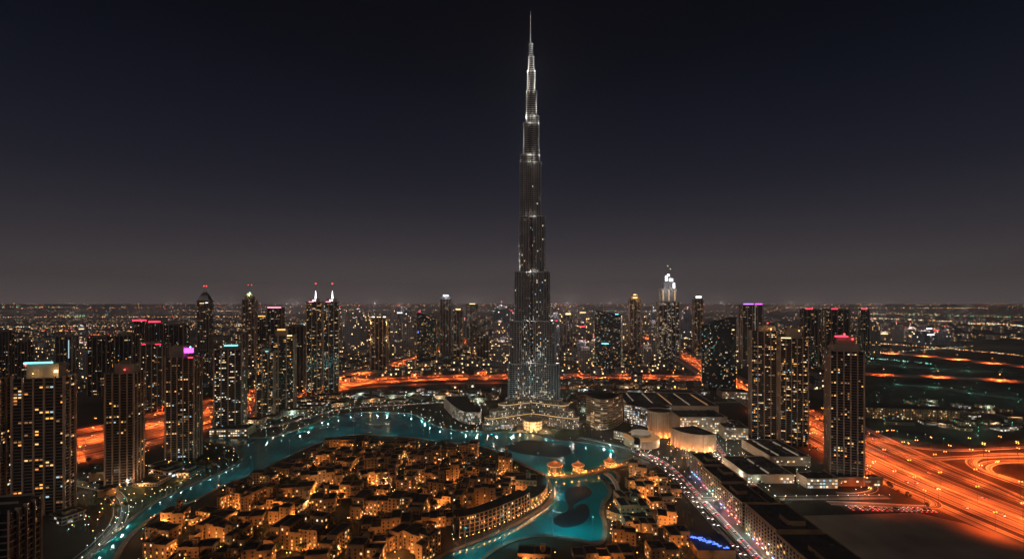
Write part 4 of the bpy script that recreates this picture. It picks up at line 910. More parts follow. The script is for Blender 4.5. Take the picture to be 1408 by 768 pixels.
# ============================================================ long terrace of blocks on the right
def slabblock(label, x0, x1, y0, y1, h, lit=.10, steps=()):
    root = thing('terrace_block', label, 'apartment block', ((x0+x1)/2, (y0+y1)/2, 0), 0, 'long terrace of flats along the boulevard'); w_, d_ = x1-x0, y1-y0
    b_ = MB(); b_.box(-w_/2, w_/2, -d_/2, d_/2, 0, h, 0, 1); b_.build('wall', [M['sand'], M['roof']], root)
    b_ = MB()
    for (a, b2, c, e) in ((-w_/2-.2, w_/2+.2, -d_/2-.2, -d_/2+.5), (-w_/2-.2, w_/2+.2, d_/2-.5, d_/2+.2), (-w_/2-.2, -w_/2+.5, -d_/2+.51, d_/2-.51), (w_/2-.5, w_/2+.2, -d_/2+.51, d_/2-.51)): b_.box(a, b2, c, e, h-.6, h+1.3)
    b_.build('parapet', M['sand2'], root)
    pr = MB(); dk = MB(); cand = []
    for (ax, ay, bx_, by_) in ((-w_/2, -d_/2, w_/2, -d_/2), (-w_/2, d_/2, -w_/2, -d_/2), (w_/2, -d_/2, w_/2, d_/2)):
        L = math.hypot(bx_-ax, by_-ay); na = math.atan2(by_-ay, bx_-ax)-math.pi/2; nn = max(2, int(L/5))
        for j in range(nn+1): t_ = j/nn; pr.obox(ax+(bx_-ax)*t_+math.cos(na)*.2, ay+(by_-ay)*t_+math.sin(na)*.2, .9, 1.0, 0, h-.7, na+math.pi/2)
        for j in range(nn):
            z = 1.4; t_ = (j+.5)/nn
            while z < h-2.5:
                c = (ax+(bx_-ax)*t_, ay+(by_-ay)*t_, z, na, bx_-ax > 0 or (x0 > 0 and math.cos(na) < 0))
                if rnd.random() < lit: cand.append(c)
                else: dk.obox(c[0], c[1], 3.1, .16, z, z+2.2, na+math.pi/2)
                z += 3.5
    pr.build('pier', M['sand2'], root)['kind'] = 'stuff'; dk.build('shuttered_window', M['darkglass'], root)['kind'] = 'stuff'
    put_windows(root, cand, 2.2, 1.9, 'amber', 60)
    for (fx, fy, fw, fd, hh) in steps:
        b_ = MB(); b_.box(fx*w_-fw/2, fx*w_+fw/2, fy*d_-fd/2, fy*d_+fd/2, h, h+hh, 0, 1); b_.build('rooftop_block', [M['sand'], M['roof']], root)
    cols = ['Lcyan', 'Lblue', 'Lamber', 'pink', 'Lwhite', 'Lcyan']; lc = {'Lcyan': (.3, 1, .95), 'Lblue': (.2, .35, 1), 'Lamber': (1, .45, .12), 'pink': (1, .2, .4), 'Lwhite': (1, .85, .65)}
    for q in range(int(d_/9)):
        yy = -d_/2+(q+.5)*9; c = rnd.choice(cols); b_ = MB(); b_.box(-w_/2-.9, -w_/2-.55, yy-1.6, yy+1.6, 3.0, 3.7); b_.build('shop_sign', E[c], root)
        if q % 2: lamp(x0-4, (y0+y1)/2+yy, 3.5, 2600, lc[c], .4)
    un = MB()
    for q in range(18): qx, qy, s_ = rnd.uniform(-.4, .4)*w_, rnd.uniform(-.45, .45)*d_, rnd.uniform(.8, 2); un.box(qx-s_, qx+s_, qy-s_, qy+s_*.6, h, h+rnd.uniform(.6, 1.8))
    un.build('roof_plant', M['roof'], root)['kind'] = 'stuff'
slabblock('farthest block of the long dark roofed terrace, nearest the mall', 256, 282, 630, 678, 27, .10, [(.1, -.1, 12, 14, 4)])
slabblock('second farthest block of the long dark roofed terrace', 253, 284, 572, 628, 26, .10, [(.15, .1, 12, 18, 4)])
slabblock('terrace block whose pale framed end faces the viewer over a cyan lit shop', 250, 280, 514, 570, 25, .12, [(-.1, .1, 12, 18, 4)])
slabblock('smaller set back block of the terrace beside the pink traffic', 283, 296, 520, 568, 22, .10)
slabblock('terrace block with a lit white rimmed roof box second nearest the viewer', 246, 288, 440, 498, 31, .12, [(.1, -.2, 16, 16, 5)])
slabblock('nearest block of the terrace at the bottom edge of the picture', 244, 290, 340, 436, 30, .10, [(-.1, .1, 12, 24, 4), (.2, -.2, 10, 20, 3)])
# ============================================================ mall, offices and hotels right of the lake
M['officebands'] = facade('banded_office', (.38, .24, .16), (.03, .03, .03), 14.0, 4.8, .0, .45, .34, .9, [(0, (1, .6, .3)), (.5, (1, .85, .65)), (.85, (.8, .9, 1))])
M['glasslit'] = facade('lit_glass_wing', (.22, .19, .18), (.04, .045, .05), 3.4, 4.4, .08, .25, .55, 1.3, [(0, (1, .9, .78)), (.4, (.75, .9, 1)), (.8, (1, .7, .4))])
M['mallwall'] = vary('mall_stone', (.42, .31, .22), (.55, .42, .31), .06)
M['mallroof'] = vary('mall_roof', (.04, .038, .036), (.12, .11, .10), .05)
arcblock('curved_office', 'round fronted brown office building banded with lit floors', 'office building', smooth(W([(806, 584), (822, 591), (842, 590), (856, 580)]), 2), 60, 58, M['officebands'], .03, 14, 12, fr='sand', roofm='roof', pal='white', ww=2.4)
arcblock('glass_wing', 'white lit glass wing joining the round brown office to the mall drum', 'office building', smooth(W([(858, 580), (880, 584), (899, 590)]), 1), 50, 37, M['glasslit'], .30, 6, 8, fr='pilaster', roofm='roof', pal='white', ww=2.6)
arcblock('crescent_building', 'low crescent building with a dark sloping roof left of the golden drum', 'residence building', smooth(W([(611, 560), (622, 572), (638, 583), (660, 583)]), 2), 46, 24, M['glasslit'], .30, 5, 6, fr='pilaster', roofm='roof', pal='white')
arcblock('crescent_building', 'small crescent terrace of flats at the left shore beyond the promenade', 'residence building', smooth(W([(672, 585), (690, 590), (706, 588)]), 1), 14, 8, M['glasslit'], .4, 5, 2, fr='pilaster', roofm='roof', pal='white')
x, y = G(912, 602); dr = thing('mall_drum', 'tall round stone drum of the mall washed with orange light', 'mall rotunda', (x, y+22, 0))
b_ = MB(); b_.prism(circ(0, 0, 21, 32), 0, 44, 0, 1); b_.build('wall', [M['mallwall'], M['mallroof']], dr); b_ = MB(); b_.prism(circ(0, 0, 21.7, 32), 43, 46, 0, None); b_.prism(list(reversed(circ(0, 0, 20.8, 32))), 43, 46, 0, None); b_.build('parapet', M['mallwall'], dr)
for i in range(14): a = math.pi+math.pi*(i+.5)/14; b_ = MB(); b_.obox(21.4*math.cos(a), 21.4*math.sin(a), 1.4, .9, 0, 43, a); b_.build('fin', M['mallwall'], dr)
for i in range(6): a = math.pi+math.pi*(i+.5)/6; o = lamp(x+25*math.cos(a), y+22+25*math.sin(a), 2.2, 9000, (1, .30, .06), .4); b_ = MB(); b_.blob(25*math.cos(a), 25*math.sin(a), 1.0, .9); b_.build('uplight', E['Lamber'], dr)
mw = smooth(W([(922, 610), (940, 618), (965, 622), (985, 620)]), 2)
mr = arcblock('mall_wing', 'curved stone wing of the mall with vertical orange wall washes', 'mall wing', mw, 48, 28, M['mallwall'], .0, 9, 1, fr='mallwall', roofm='mallroof')
for (x, y, a) in walk(offset(mw, -4), 13, 5): lamp(x, y, 2.2, 4500, (1, .34, .09), .4); b_ = MB(); b_.blob(x-mr.location.x, y-mr.location.y, 1.0, .8); b_.build('uplight', E['Lamber'], mr)
def mall(label, px0, py0, px1, d_, h, rot=0, glow=None, name='mall_hall', wall='mallwall', lit=0.0, strips=0):
    a, b2 = G(px0, py0), G(px1, py0); w_ = b2[0]-a[0]; root = thing(name, label, 'mall building', ((a[0]+b2[0])/2, a[1]+d_/2, 0), R(rot))
    b_ = MB(); b_.box(-w_/2, w_/2, -d_/2, d_/2, 0, h, 0, 1); b_.build('wall', [M[wall], M['mallroof']], root)
    b_ = MB()
    for (x0, x1, y0, y1) in ((-w_/2-.3, w_/2+.3, -d_/2-.3, -d_/2+.6), (-w_/2-.3, w_/2+.3, d_/2-.6, d_/2+.3), (-w_/2-.3, -w_/2+.6, -d_/2+.61, d_/2-.61), (w_/2-.6, w_/2+.3, -d_/2+.61, d_/2-.61)): b_.box(x0, x1, y0, y1, h-.5, h+1.2)
    b_.build('parapet', M['mallwall'], root)
    for s_ in range(strips):
        fx = (s_+.5)/strips-.5; b_ = MB(); b_.box(fx*w_-1.1, fx*w_+1.1, -d_*.42, d_*.42, h, h+1.4); b_.build('skylight', E[rnd.choice(['dimw', 'dimw', 'dim', 'dimw'])], root)
    un = MB()
    for q in range(34): qx, qy, s_ = rnd.uniform(-.44, .44)*w_, rnd.uniform(-.44, .44)*d_, rnd.uniform(1, 3.5); un.box(qx-s_, qx+s_, qy-s_*.7, qy+s_*.7, h, h+rnd.uniform(1, 2.6))
    un.build('roof_plant', M['mallroof'], root)['kind'] = 'stuff'
    cand = []
    for j in range(int(w_/4)):
        z = 1.0
        while z < h-2:
            if rnd.random() < lit: cand.append((-w_/2+(j+.5)*4, -d_/2-.1, z, -math.pi/2, True))
            z += 4.2
    put_windows(root, cand, 2.8, 2.2, 'white', 60)
    return root
mall('main flat roofed mall hall with rows of glowing skylights behind the drum', 868, 572, 990, 150, 22, -4, strips=5)
mall('stone mall block with a lit loggia right of the drum', 935, 596, 1000, 60, 30, 0, lit=.5)
mall('low mall wing with orange lit shopfronts facing the car lined street', 1000, 604, 1032, 60, 20, -8, lit=.5, strips=1)
mall('mall car park building with lit slots at the left of the black sail tower', 905, 549, 962, 60, 14, -3, lit=.7)
mall('flat hall with a glowing amber front beside the far orange highway', 996, 548, 1032, 50, 16, -8, lit=.3)
mall('long roofed arcade with green glass edge in front of the beige tower pair', 1028, 664, 1092, 78, 11, 0, lit=.35, strips=1)
mall('second roof of the arcade, left of the cinema front', 1060, 640, 1115, 90, 13, 0, lit=.2, strips=2)
mall('brightly lit cinema front at the foot of the lone brown tower', 1110, 671, 1152, 24, 12, 0, lit=.9)
mall('low podium with framed windows right of the cinema front', 1152, 668, 1214, 30, 11, 0, lit=.35, wall='sand')
mall('white lit podium hall on the lake shore below the cyan roofed tower', 288, 600, 338, 34, 13, 6, lit=.7, wall='sand2')
mall('pale cube shaped utility house between two left towers', 122, 661, 142, 14, 11, 14, lit=0, wall='sand2')
mall('square sand coloured gatehouse at the foot of the slim left tower', 134, 683, 154, 11, 9, 20, lit=0, wall='sand2')
def ringhall(label, px, py, r, h, h2):
    x, y = G(px, py); t_ = thing('round_hall', label, 'mall rotunda', (x, y, 0)); b_ = MB(); b_.prism(circ(0, 0, r, 36), 0, h, 0, 1); b_.build('wall', [M['mallwall'], M['mallroof']], t_)
    b_ = MB(); b_.prism(circ(0, 0, r+.9, 36), h-1, h+.8, 0, 0, True); b_.build('cornice', E['dim'], t_)
    b_ = MB(); b_.prism(circ(0, r*.1, r*.55, 30), h+.8, h2, 0, 1); b_.build('drum', [M['mallwall'], M['mallroof']], t_); b_ = MB(); b_.prism(circ(0, r*.1, r*.58, 30), h2-.9, h2+.1, 0, 0, True); b_.build('light_strip', E['dimw'], t_)
    return t_
ringhall('dark round roofed hall with two glowing rings by the curved waterfront stairs', 882, 610, 30, 13, 20)
arcblock('waterfront_crescent', 'bright white lit crescent colonnade at the east end of the lake', 'restaurant terrace', smooth(W([(844, 602), (862, 606), (873, 613), (872, 622)]), 2), 9, 14, M['glasslit'], .8, 4, 3, fr='sand2', roofm='roof', pal='white')
struct(flat('plaza', W([(838, 628), (850, 612), (872, 626), (905, 640), (880, 650), (850, 645)]), .02, M['pave']))
# lit blue roof pool, bottom right
x, y = G(974, 742, 9); pl = thing('rooftop_pool', 'flat roof patterned with glowing blue light, at the bottom of the picture', 'rooftop terrace', (x, y, 0)); b_ = MB(); b_.box(-17, 19, -17, 16, 0, 8, 0, 1); b_.build('wall', [M['sand'], M['sandroof']], pl)
for q in range(26):
    qx, qy = -15+q*1.1+rnd.uniform(-2, 2), 12-q*.95+rnd.uniform(-3.5, 3.5); ln = rnd.uniform(2, 5); b_ = MB()
    if q % 3: b_.box(qx-ln/2, qx+ln/2, qy-.45, qy+.45, 8, 8.4)
    else: b_.box(qx-.45, qx+.45, qy-ln/2, qy+ln/2, 8, 8.4)
    b_.build('light_panel', E['bluewall'], pl)
for q in (-9, 0, 9): lamp(x+q, y-q*.8, 12, 1500, (.1, .2, 1), .5)
lo = arcblock('terrace_housing', 'long low row of dark flats beyond the highway at the right', 'apartment block', W([(1190, 574), (1240, 576), (1290, 578), (1320, 580)]), 40, 22, facade('dim_flats', (.30, .2, .15), (.02, .02, .02), 4.5, 3.6, .2, .25, .25, 1.0, PA), .1, 8, 5, fr='sand', roofm='roof')
x, y = G(688, 700)
# low blocks on the other shores
M['dimflat'] = facade('low_flat_front', (.22, .17, .13), (.02, .022, .026), 3.4, 3.4, .22, .28, .22, 1.6, PW)
M['dimflat2'] = facade('low_hall_front', (.17, .15, .14), (.02, .024, .03), 5.0, 4.0, .12, .28, .30, 1.3, PC)
def quarter(poly, D0, D1, step, where, hr, group, keep=1.0):
    ri = 0; Y = D0
    while Y < D1:
        ri += 1; x = min(p[0] for p in poly); k = 0
        while x < max(p[0] for p in poly):
            w_ = rnd.uniform(18, 60); d_ = rnd.uniform(14, 30); yy = Y+rnd.uniform(-8, 8); a = R(rnd.uniform(-25, 25)); c = rect(x+w_/2, yy, w_, d_, a)
            ok = all(inside(p, poly) for p in c) and min(segdist(p, LAKE) for p in c) > 12 and not any(inside(p, LAKE) for p in c) and rnd.random() < keep
            ok = ok and all(min(segdist(p, l_, False) for p in c) > m_ for l_, m_ in ((BV, 15), (BR, 15), (BL, 12), (BK, 12), (HL, 50), (HR, 50), (HX, 32), (HX2, 18), (HX3, 14), (BX, 12), (HLe, 16), (HLs, 16), (HRs, 16)))
            ok = ok and math.hypot(x+w_/2-bx, yy-BD) > 118
            if ok:
                for o in HOLD:
                    if math.hypot(x+w_/2-o[0], yy-o[1]) < o[2]+w_*.55: ok = False; break
            if ok:
                h = rnd.uniform(*hr); t_ = thing('low_block', f'low {"wide" if w_ > 40 else "small"} dark roofed block, {ORD[min(k, 26)]} from left, {ORD[min(ri-1, 26)]} row, {where}', 'low building', (x+w_/2, yy, 0), a, group); k += 1
                m_ = M[rnd.choice(['dimflat', 'dimflat2', 'dimflat'])]
                b_ = MB(); b_.box(-w_/2, w_/2, -d_/2, d_/2, 0, h, 0, 1); b_.build('wall', [m_, M['roof']], t_)
                b_ = MB(); b_.box(-w_/2-.2, w_/2+.2, -d_/2-.2, -d_/2+.4, h-.3, h+1); b_.box(-w_/2-.2, w_/2+.2, d_/2-.4, d_/2+.2, h-.3, h+1); b_.box(-w_/2-.2, -w_/2+.4, -d_/2+.41, d_/2-.41, h-.3, h+1); b_.box(w_/2-.4, w_/2+.2, -d_/2+.41, d_/2-.41, h-.3, h+1); b_.build('parapet', M['sanddark'], t_)
                if rnd.random() < .6: q = rnd.uniform(-.25, .25)*w_; b_ = MB(); b_.box(q-w_*.15, q+w_*.15, -d_*.25, d_*.25, h, h+rnd.uniform(2, 5), 0, 1); b_.build('rooftop_block', [M['slab'], M['roof']], t_)
                LOWS.append((x+w_/2, yy-d_/2-5)); x += w_+rnd.uniform(5, 22)
            else: x += 9
        Y += step
LOWS = []; HOLD = []
for o in list(COL.objects):
    if o.parent is None and o.get('category') in ('apartment tower', 'skyscraper', 'hotel', 'office tower', 'mall building', 'office building', 'residence building', 'mall wing', 'mall rotunda', 'office block'):
        bb = [c for c in o.children if c.type == 'MESH'][:1]
        r_ = max(max(abs(v[0]), abs(v[1])) for v in bb[0].bound_box) if bb else 30
        HOLD.append((o.location.x, o.location.y, r_*1.15))
quarter(W([(-20, 560), (118, 545), (150, 548), (-20, 620)]), 800, 1100, 44, 'left of the red highway', (5, 12), 'low blocks by the left highway', .7)
quarter(W([(60, 720), (120, 680), (200, 640), (300, 612), (325, 616), (290, 645), (215, 680), (120, 745)]), 500, 780, 34, 'on the left creek bank', (4, 9), 'low blocks on the left creek bank', .8)
quarter(W([(300, 596), (430, 580), (470, 562), (560, 560), (610, 566), (690, 560), (690, 536), (560, 536), (420, 548), (340, 566)]), 950, 1330, 42, 'beyond the far lake shore', (5, 13), 'low blocks beyond the lake', .75)
quarter(W([(775, 560), (800, 580), (850, 560), (1010, 545), (1010, 528), (780, 526)]), 1020, 1420, 46, 'behind the round brown office', (5, 14), 'low blocks behind the office', .5)
quarter(W([(1000, 590), (1030, 612), (1040, 640), (1110, 650), (1130, 620), (1110, 595)]), 640, 960, 40, 'around the beige tower pair', (5, 11), 'low blocks around the beige pair', .8)
quarter(W([(1200, 545), (1408, 560), (1500, 600), (1200, 590)]), 850, 1250, 50, 'in the dark right plain', (4, 8), 'low blocks in the right plain', .25)
# ============================================================ trees
def leafball(mb, cx, cy_, cz, r, n, s_, flatz=.8):
    for _ in range(n):
        v = Vector((rnd.gauss(0, 1), rnd.gauss(0, 1), rnd.gauss(0, 1))).normalized()*r*rnd.uniform(.45, 1.05)
        p = Vector((cx+v.x, cy_+v.y, cz+v.z*flatz)); a = Vector((rnd.gauss(0, 1), rnd.gauss(0, 1), rnd.gauss(0, 1))).normalized(); b_ = a.orthogonal().normalized(); c = a.cross(b_)
        k = s_*rnd.uniform(.6, 1.3); mb.face([tuple(p+b_*k), tuple(p+c*k*.6), tuple(p-b_*k), tuple(p-c*k*.6)])
def tree_kind(n):
    tr = MB(); tr.cyl(0, 0, .32, 0, .2, 3.2, 7); cr = MB()
    for i in range(4):
        a = i*1.6+rnd.random(); q = (1.5*math.cos(a), 1.5*math.sin(a), 5+rnd.random()); tr.bar((0, 0, 3), q, .12); leafball(cr, q[0], q[1], q[2], 1.9, 34, .62)
    leafball(cr, 0, 0, 6.6, 2.0, 34, .62); return tr.mesh('trunk', M['trunk']), cr.mesh('crown', M['leaf'])
TK = [tree_kind(i) for i in range(3)]
tr = MB(); tr.cyl(0, 0, .3, 0, .2, 8, 7); cr = MB()
for i in range(16):
    a = i*2.4; d = 2.6; p0 = Vector((0, 0, 8)); prev = p0; side = Vector((-math.sin(a), math.cos(a), 0))
    for j in range(1, 5):
        f = j/4; q = Vector((math.cos(a)*d*f, math.sin(a)*d*f, 8+1.1*math.sin(f*2.6)-1.4*f*f)); wd = .38*(1-f*.7); wp = .38*(1-(f-.25)*.7)
        cr.face([tuple(prev-side*wp), tuple(prev+side*wp), tuple(q+side*wd), tuple(q-side*wd)]); prev = q
PK = (tr.mesh('trunk', M['trunk']), cr.mesh('crown', M['palmleaf']))
def plant(x, y, palm, label, group, s_=1.0):
    k = PK if palm else rnd.choice(TK); t_ = thing('palm_tree' if palm else 'broadleaf_tree', label, 'palm tree' if palm else 'tree', (x, y, 0), rnd.uniform(0, 6), group)
    s2 = s_*rnd.uniform(.8, 1.25); t_.scale = (s2, s2, s2); link('trunk', k[0], t_); link('crown', k[1], t_)
def free(x, y, m_=3):
    if inside((x, y), LAKE): return False
    return all(abs(x-q[0]) > q[2]*.5+m_ or abs(y-q[1]) > 15 for q in placed)
nt_ = 0; tries = 0
while nt_ < 190 and tries < 9000:
    tries += 1; x, y = rnd.uniform(-320, 60), rnd.uniform(400, 800)
    if inside((x, y), ISL) and free(x, y, 1) and segdist((x, y), LAKE) > 5: plant(x, y, rnd.random() < .4, 'small dark tree in a gap between the sand coloured island blocks', 'trees between the island blocks', 1.35); nt_ += 1
nt_ = 0
while nt_ < 26:
    x, y = rnd.uniform(70, 215), rnd.uniform(440, 690)
    if inside((x, y), EAST) and free(x, y, 1): plant(x, y, True, 'small dark palm among the amber lit east bank blocks', 'palms on the east bank'); nt_ += 1
    else: nt_ += .02
for (x, y, a) in walk(offset(BR, -14)[:-3], 9, 3):
    if y < 640: plant(x, y, False, 'street tree in the row between the boulevard and the bare sand lot', 'street trees along the sand lot', .8)
for (x, y, a) in walk(offset(BV, 13), 17, 3):
    if y < 700: plant(x, y, True, 'street palm on the verge of the boulevard left of the terrace', 'palms along the boulevard', .8)
for k in range(46):
    x, y = G(*rnd.choice([(rnd.uniform(600, 700), rnd.uniform(572, 592)), (rnd.uniform(770, 850), rnd.uniform(545, 598)), (rnd.uniform(770, 830), rnd.uniform(565, 600))]))
    if not inside((x, y), LAKE) and math.hypot(x-bx, y-BD) > 95: plant(x, y, rnd.random() < .5, 'park tree near the foot of the tallest tower', 'park trees round the tallest tower', 1.2)
for k in range(60):
    x, y = G(rnd.uniform(70, 330), rnd.uniform(622, 725))
    if not inside((x, y), LAKE) and segdist((x, y), LAKE) > 4 and not inside((x, y), ISL) : plant(x, y, rnd.random() < .5, 'park tree on the left bank of the creek below the apartment towers', 'park trees on the left bank', 1.0)
for k in range(30):
    x, y = offset(HR, 36+rnd.uniform(0, 5))[rnd.randint(3, 14)]; 
for k in range(24):
    y = rnd.uniform(560, 800); x = 500-rnd.uniform(0, 8)+(y-560)*.02; plant(x, y, False, 'bushy tree on the slip road verge right of the lone brown tower', 'trees along the slip road', .8)
# ============================================================ street lamps
def lamp_kind(h, head, r, double=False):
    a = MB(); a.cyl(0, 0, .16, 0, .09, h, 6); a.bar((0, 0, h), (1.6, 0, h+.3), .07)
    if double: a.bar((0, 0, h), (-1.6, 0, h+.3), .07)
    b_ = MB(); b_.blob(1.6 if h > 9 else 0, 0, h+.1 if h > 9 else h+r, r)
    if double: b_.blob(-1.6, 0, h+.1, r)
    return a.mesh('pole', M['darksteel']), b_.mesh('lamp_head', E[head])
LK = {'amber': lamp_kind(5.5, 'Lamber', .55), 'hw': lamp_kind(20, 'Lorange', .8, True), 'white': lamp_kind(7, 'Lwhite', .45), 'cyan': lamp_kind(6, 'Lcyan', .45), 'green': lamp_kind(12, 'Lgreen', 1.2), 'whiteb': lamp_kind(10.5, 'Lwhite', .9), 'path': lamp_kind(5, 'Lwhite', .5)}
def street_lamp(kind, x, y, rz, label, group, P=0, col=(1, 1, 1), z=0, r=.4, hh=None):
    LQ.append((math.hypot(x, y), kind, x, y, rz, label, group, P, col, z, r, hh or {'hw': 19.5, 'green': 11.5, 'whiteb': 10}.get(kind, 6.4)))
LQ = []
def flush_lamps():
    byk = {}
    for q in sorted(LQ, key=lambda q: q[0]):
        nm = 'highway_lamp' if q[1] == 'hw' else 'garden_lamp' if 'garden' in q[6] or 'park' in q[6] or 'plaza' in q[6] else 'promenade_lamp' if 'promenade' in q[6] or 'bank' in q[6] else 'street_lamp'
        byk.setdefault(nm, []).append(q)
    for nm, L in byk.items():
        st = {}
        for i, (D, kind, x, y, rz, label, group, P, col, z, r, hh) in enumerate(L):
            sp = 150 if kind == 'hw' else None
            if i < 285:
                t_ = thing(nm, label, nm.replace('_', ' '), (x, y, z), rz, group); link('pole', LK[kind][0], t_); link('lamp_head', LK[kind][1], t_)
                if P: lamp(0, 0, hh, P, col, r, t_, sp)
            else:
                hd = {'amber': 'Lamber', 'hw': 'Lorange', 'white': 'Lwhite', 'cyan': 'Lcyan', 'green': 'Lgreen', 'whiteb': 'Lwhite'}[kind]
                st.setdefault('m', MB()); ks = st.setdefault('k', ['x'])
                if hd not in ks: ks.append(hd)
                st['m'].cyl(x, y, .16, z, .09, z+hh-.6, 5, 0); st['m'].blob(x, y, z+hh, .5, ks.index(hd))
                if P: lamp(x, y, z+hh, P, col, r, None, sp)
        if 'm' in st:
            o = st['m'].build(nm, [M['darksteel']]+[E[k] for k in st['k'][1:]]); tag(o, 'the many farther '+nm.replace('_', ' ')+'s, small points of light', nm.replace('_', ' '), None, 'stuff')
AMB = (1, .37, .085); ORG = (1, .132, .020)
n_ = 0
for (x, y) in STREETPTS:
    if inside((x, y), LAKE) or n_ > 330: continue
    n_ += 1; c = (1, .66, .36) if rnd.random() < .12 else AMB
    street_lamp('amber', x, y, rnd.uniform(0, 6), 'amber street lamp glowing in a lane between the sand coloured low blocks', 'amber lamps in the old quarter lanes', rnd.choice([500, 1800, 6000, 15000]), c)
# cool promenade lamps round the lake
sh = [p for p in walk(W([(338, 606), (386, 602), (420, 590), (450, 579), (472, 570), (502, 567), (556, 568), (574, 573), (592, 583), (612, 591), (652, 595), (700, 596), (744, 597), (764, 607), (800, 609), (834, 613), (850, 622)]), 31)]
for (x, y, a) in sh:
    x += rnd.uniform(-7, 7)
    street_lamp('cyan' if rnd.random() < .6 else 'white', x, y+2, a, 'lamp on the far shore promenade reflected in the lake', 'promenade lamps along the far shore', rnd.choice([1500, 4500, 9000]), (.5, 1, .95), .9)
for (x, y, a) in walk(W([(120, 758), (150, 730), (180, 706), (214, 685), (262, 664), (306, 646), (334, 630)]), 15): street_lamp('cyan' if rnd.random() < .6 else 'white', x, y, a, 'lamp on the left bank path of the creek', 'path lamps along the left creek bank', rnd.choice([300, 900, 2600]), (.6, 1, .9), .0)
for (x, y, a) in walk(W([(626, 752), (654, 745), (680, 735), (714, 719), (738, 703), (754, 692), (762, 680)]), 7): street_lamp('amber', x-2, y+3, a, 'amber promenade lamp below the arcades on the lagoon edge', 'amber lamps on the island promenade', 2200, (1, .36, .10), .9)
for (x, y, a) in walk(W([(846, 690), (832, 702), (828, 712), (836, 722), (832, 745)]), 9): street_lamp('amber', x+5, y, a, 'amber promenade lamp on the east bank of the small lagoon', 'amber lamps on the east bank', 2200, AMB, .9)
# lamps in every gap of the island
k_ = 0
for _ in range(5000):
    x, y = rnd.uniform(-330, 60), rnd.uniform(415, 805)
    if k_ >= 170: break
    if inside((x, y), ISL) and segdist((x, y), LAKE) > 6 and all(abs(x-q[0]) > q[2]*.5 or abs(y-q[1]) > 12 for q in placed):
        k_ += 1; street_lamp('amber' if rnd.random() < .8 else 'cyan', x, y, 0, 'amber street lamp glowing in a lane between the sand coloured low blocks', 'amber lamps in the old quarter lanes', rnd.choice([0, 1200, 3800, 9000]), AMB)
# highways
def hwl(line, step, lab, grp, P, lo_=0, hi=1e9, start=0):
    for (x, y, a) in walk(line, step, start):
        if lo_ < y < hi: street_lamp('hw', x, y, a+math.pi/2, lab, grp, P*(1 if y < 1300 else 1.8), ORG, 0, .8)
hwl(HR, 48, 'double armed orange lamp on the median of the right highway', 'lamps along the right highway', 165000, 380, 1500)
hwl(HR, 85, 'double armed orange lamp on the median of the right highway', 'lamps along the right highway', 160000, 1500, 3400)
hwl(HRs, 62, 'orange lamp on the inner service road of the right highway', 'lamps along the inner service road', 85000, 460, 1100, 20)
hwl(HRe, 62, 'orange lamp on the outer service road of the right highway', 'lamps along the outer service road', 65000, 460, 1100, 20)
hwl(HL, 52, 'double armed orange lamp on the median of the left highway', 'lamps along the left highway', 240000, 680, 1500)
hwl(HL, 95, 'double armed orange lamp on the median of the left highway', 'lamps along the left highway', 300000, 1500, 3000)
hwl(HLs, 70, 'orange lamp on the far service road of the left highway', 'lamps along the left service roads', 125000, 700, 1500, 20)
hwl(HLe, 70, 'orange lamp on the near service road of the left highway', 'lamps along the left service roads', 125000, 700, 1500, 20)
hwl(HLg, 70, 'orange lamp on the nearest frontage road of the left highway', 'lamps along the left frontage road', 110000, 650, 1500, 20)
hwl(HX2[3:], 80, 'orange lamp on the second band of the crossing highway', 'lamps along the crossing highway', 100000, 1200, 1700, 20)
hwl(HX, 75, 'orange lamp on the highway crossing behind the tallest tower', 'lamps along the crossing highway', 120000, 1200, 1600, 20)
hwl(HX3, 110, 'orange lamp on the curving road before the crossing highway', 'lamps along the curving road', 30000, 1150, 1600, 20)
for k, rp2 in enumerate(RAMPS[:4]): hwl(rp2, 62, 'orange lamp on the interchange ramps at the right edge', 'lamps along the interchange ramps', 90000, 400, 1000, 15)
for k, rp2 in enumerate(RAMPS[4:]): hwl(rp2, 60, 'orange lamp on the hairpin slip road above the sand lot', 'lamps along the hairpin slip road', 42000, 400, 850, 15)
hwl(FR1, 130, 'orange lamp on the far highway crossing the right plain', 'lamps along the far right highway', 600000, 1000, 9000)
hwl(FR2, 150, 'orange lamp on the far side road of the right plain', 'lamps along the far side road', 350000, 1000, 9000)
for ln in (FR3, FR4):
    for (x, y, a) in walk(ln, 90): street_lamp('green', x, y, a, 'greenish lamp along the dark roads of the right plain', 'green lamps on the right plain', 12000, (.25, 1, .7), 0, .8)
for k in range(40):
    x, y = G(rnd.uniform(1200, 1408), rnd.uniform(526, 612))
    street_lamp('green' if rnd.random() < .5 else 'whiteb', x, y, 0, 'lone pale or greenish lamp standing in the dark lots at the right', 'lamps in the dark lots at the right', 7000, (.5, 1, .8))
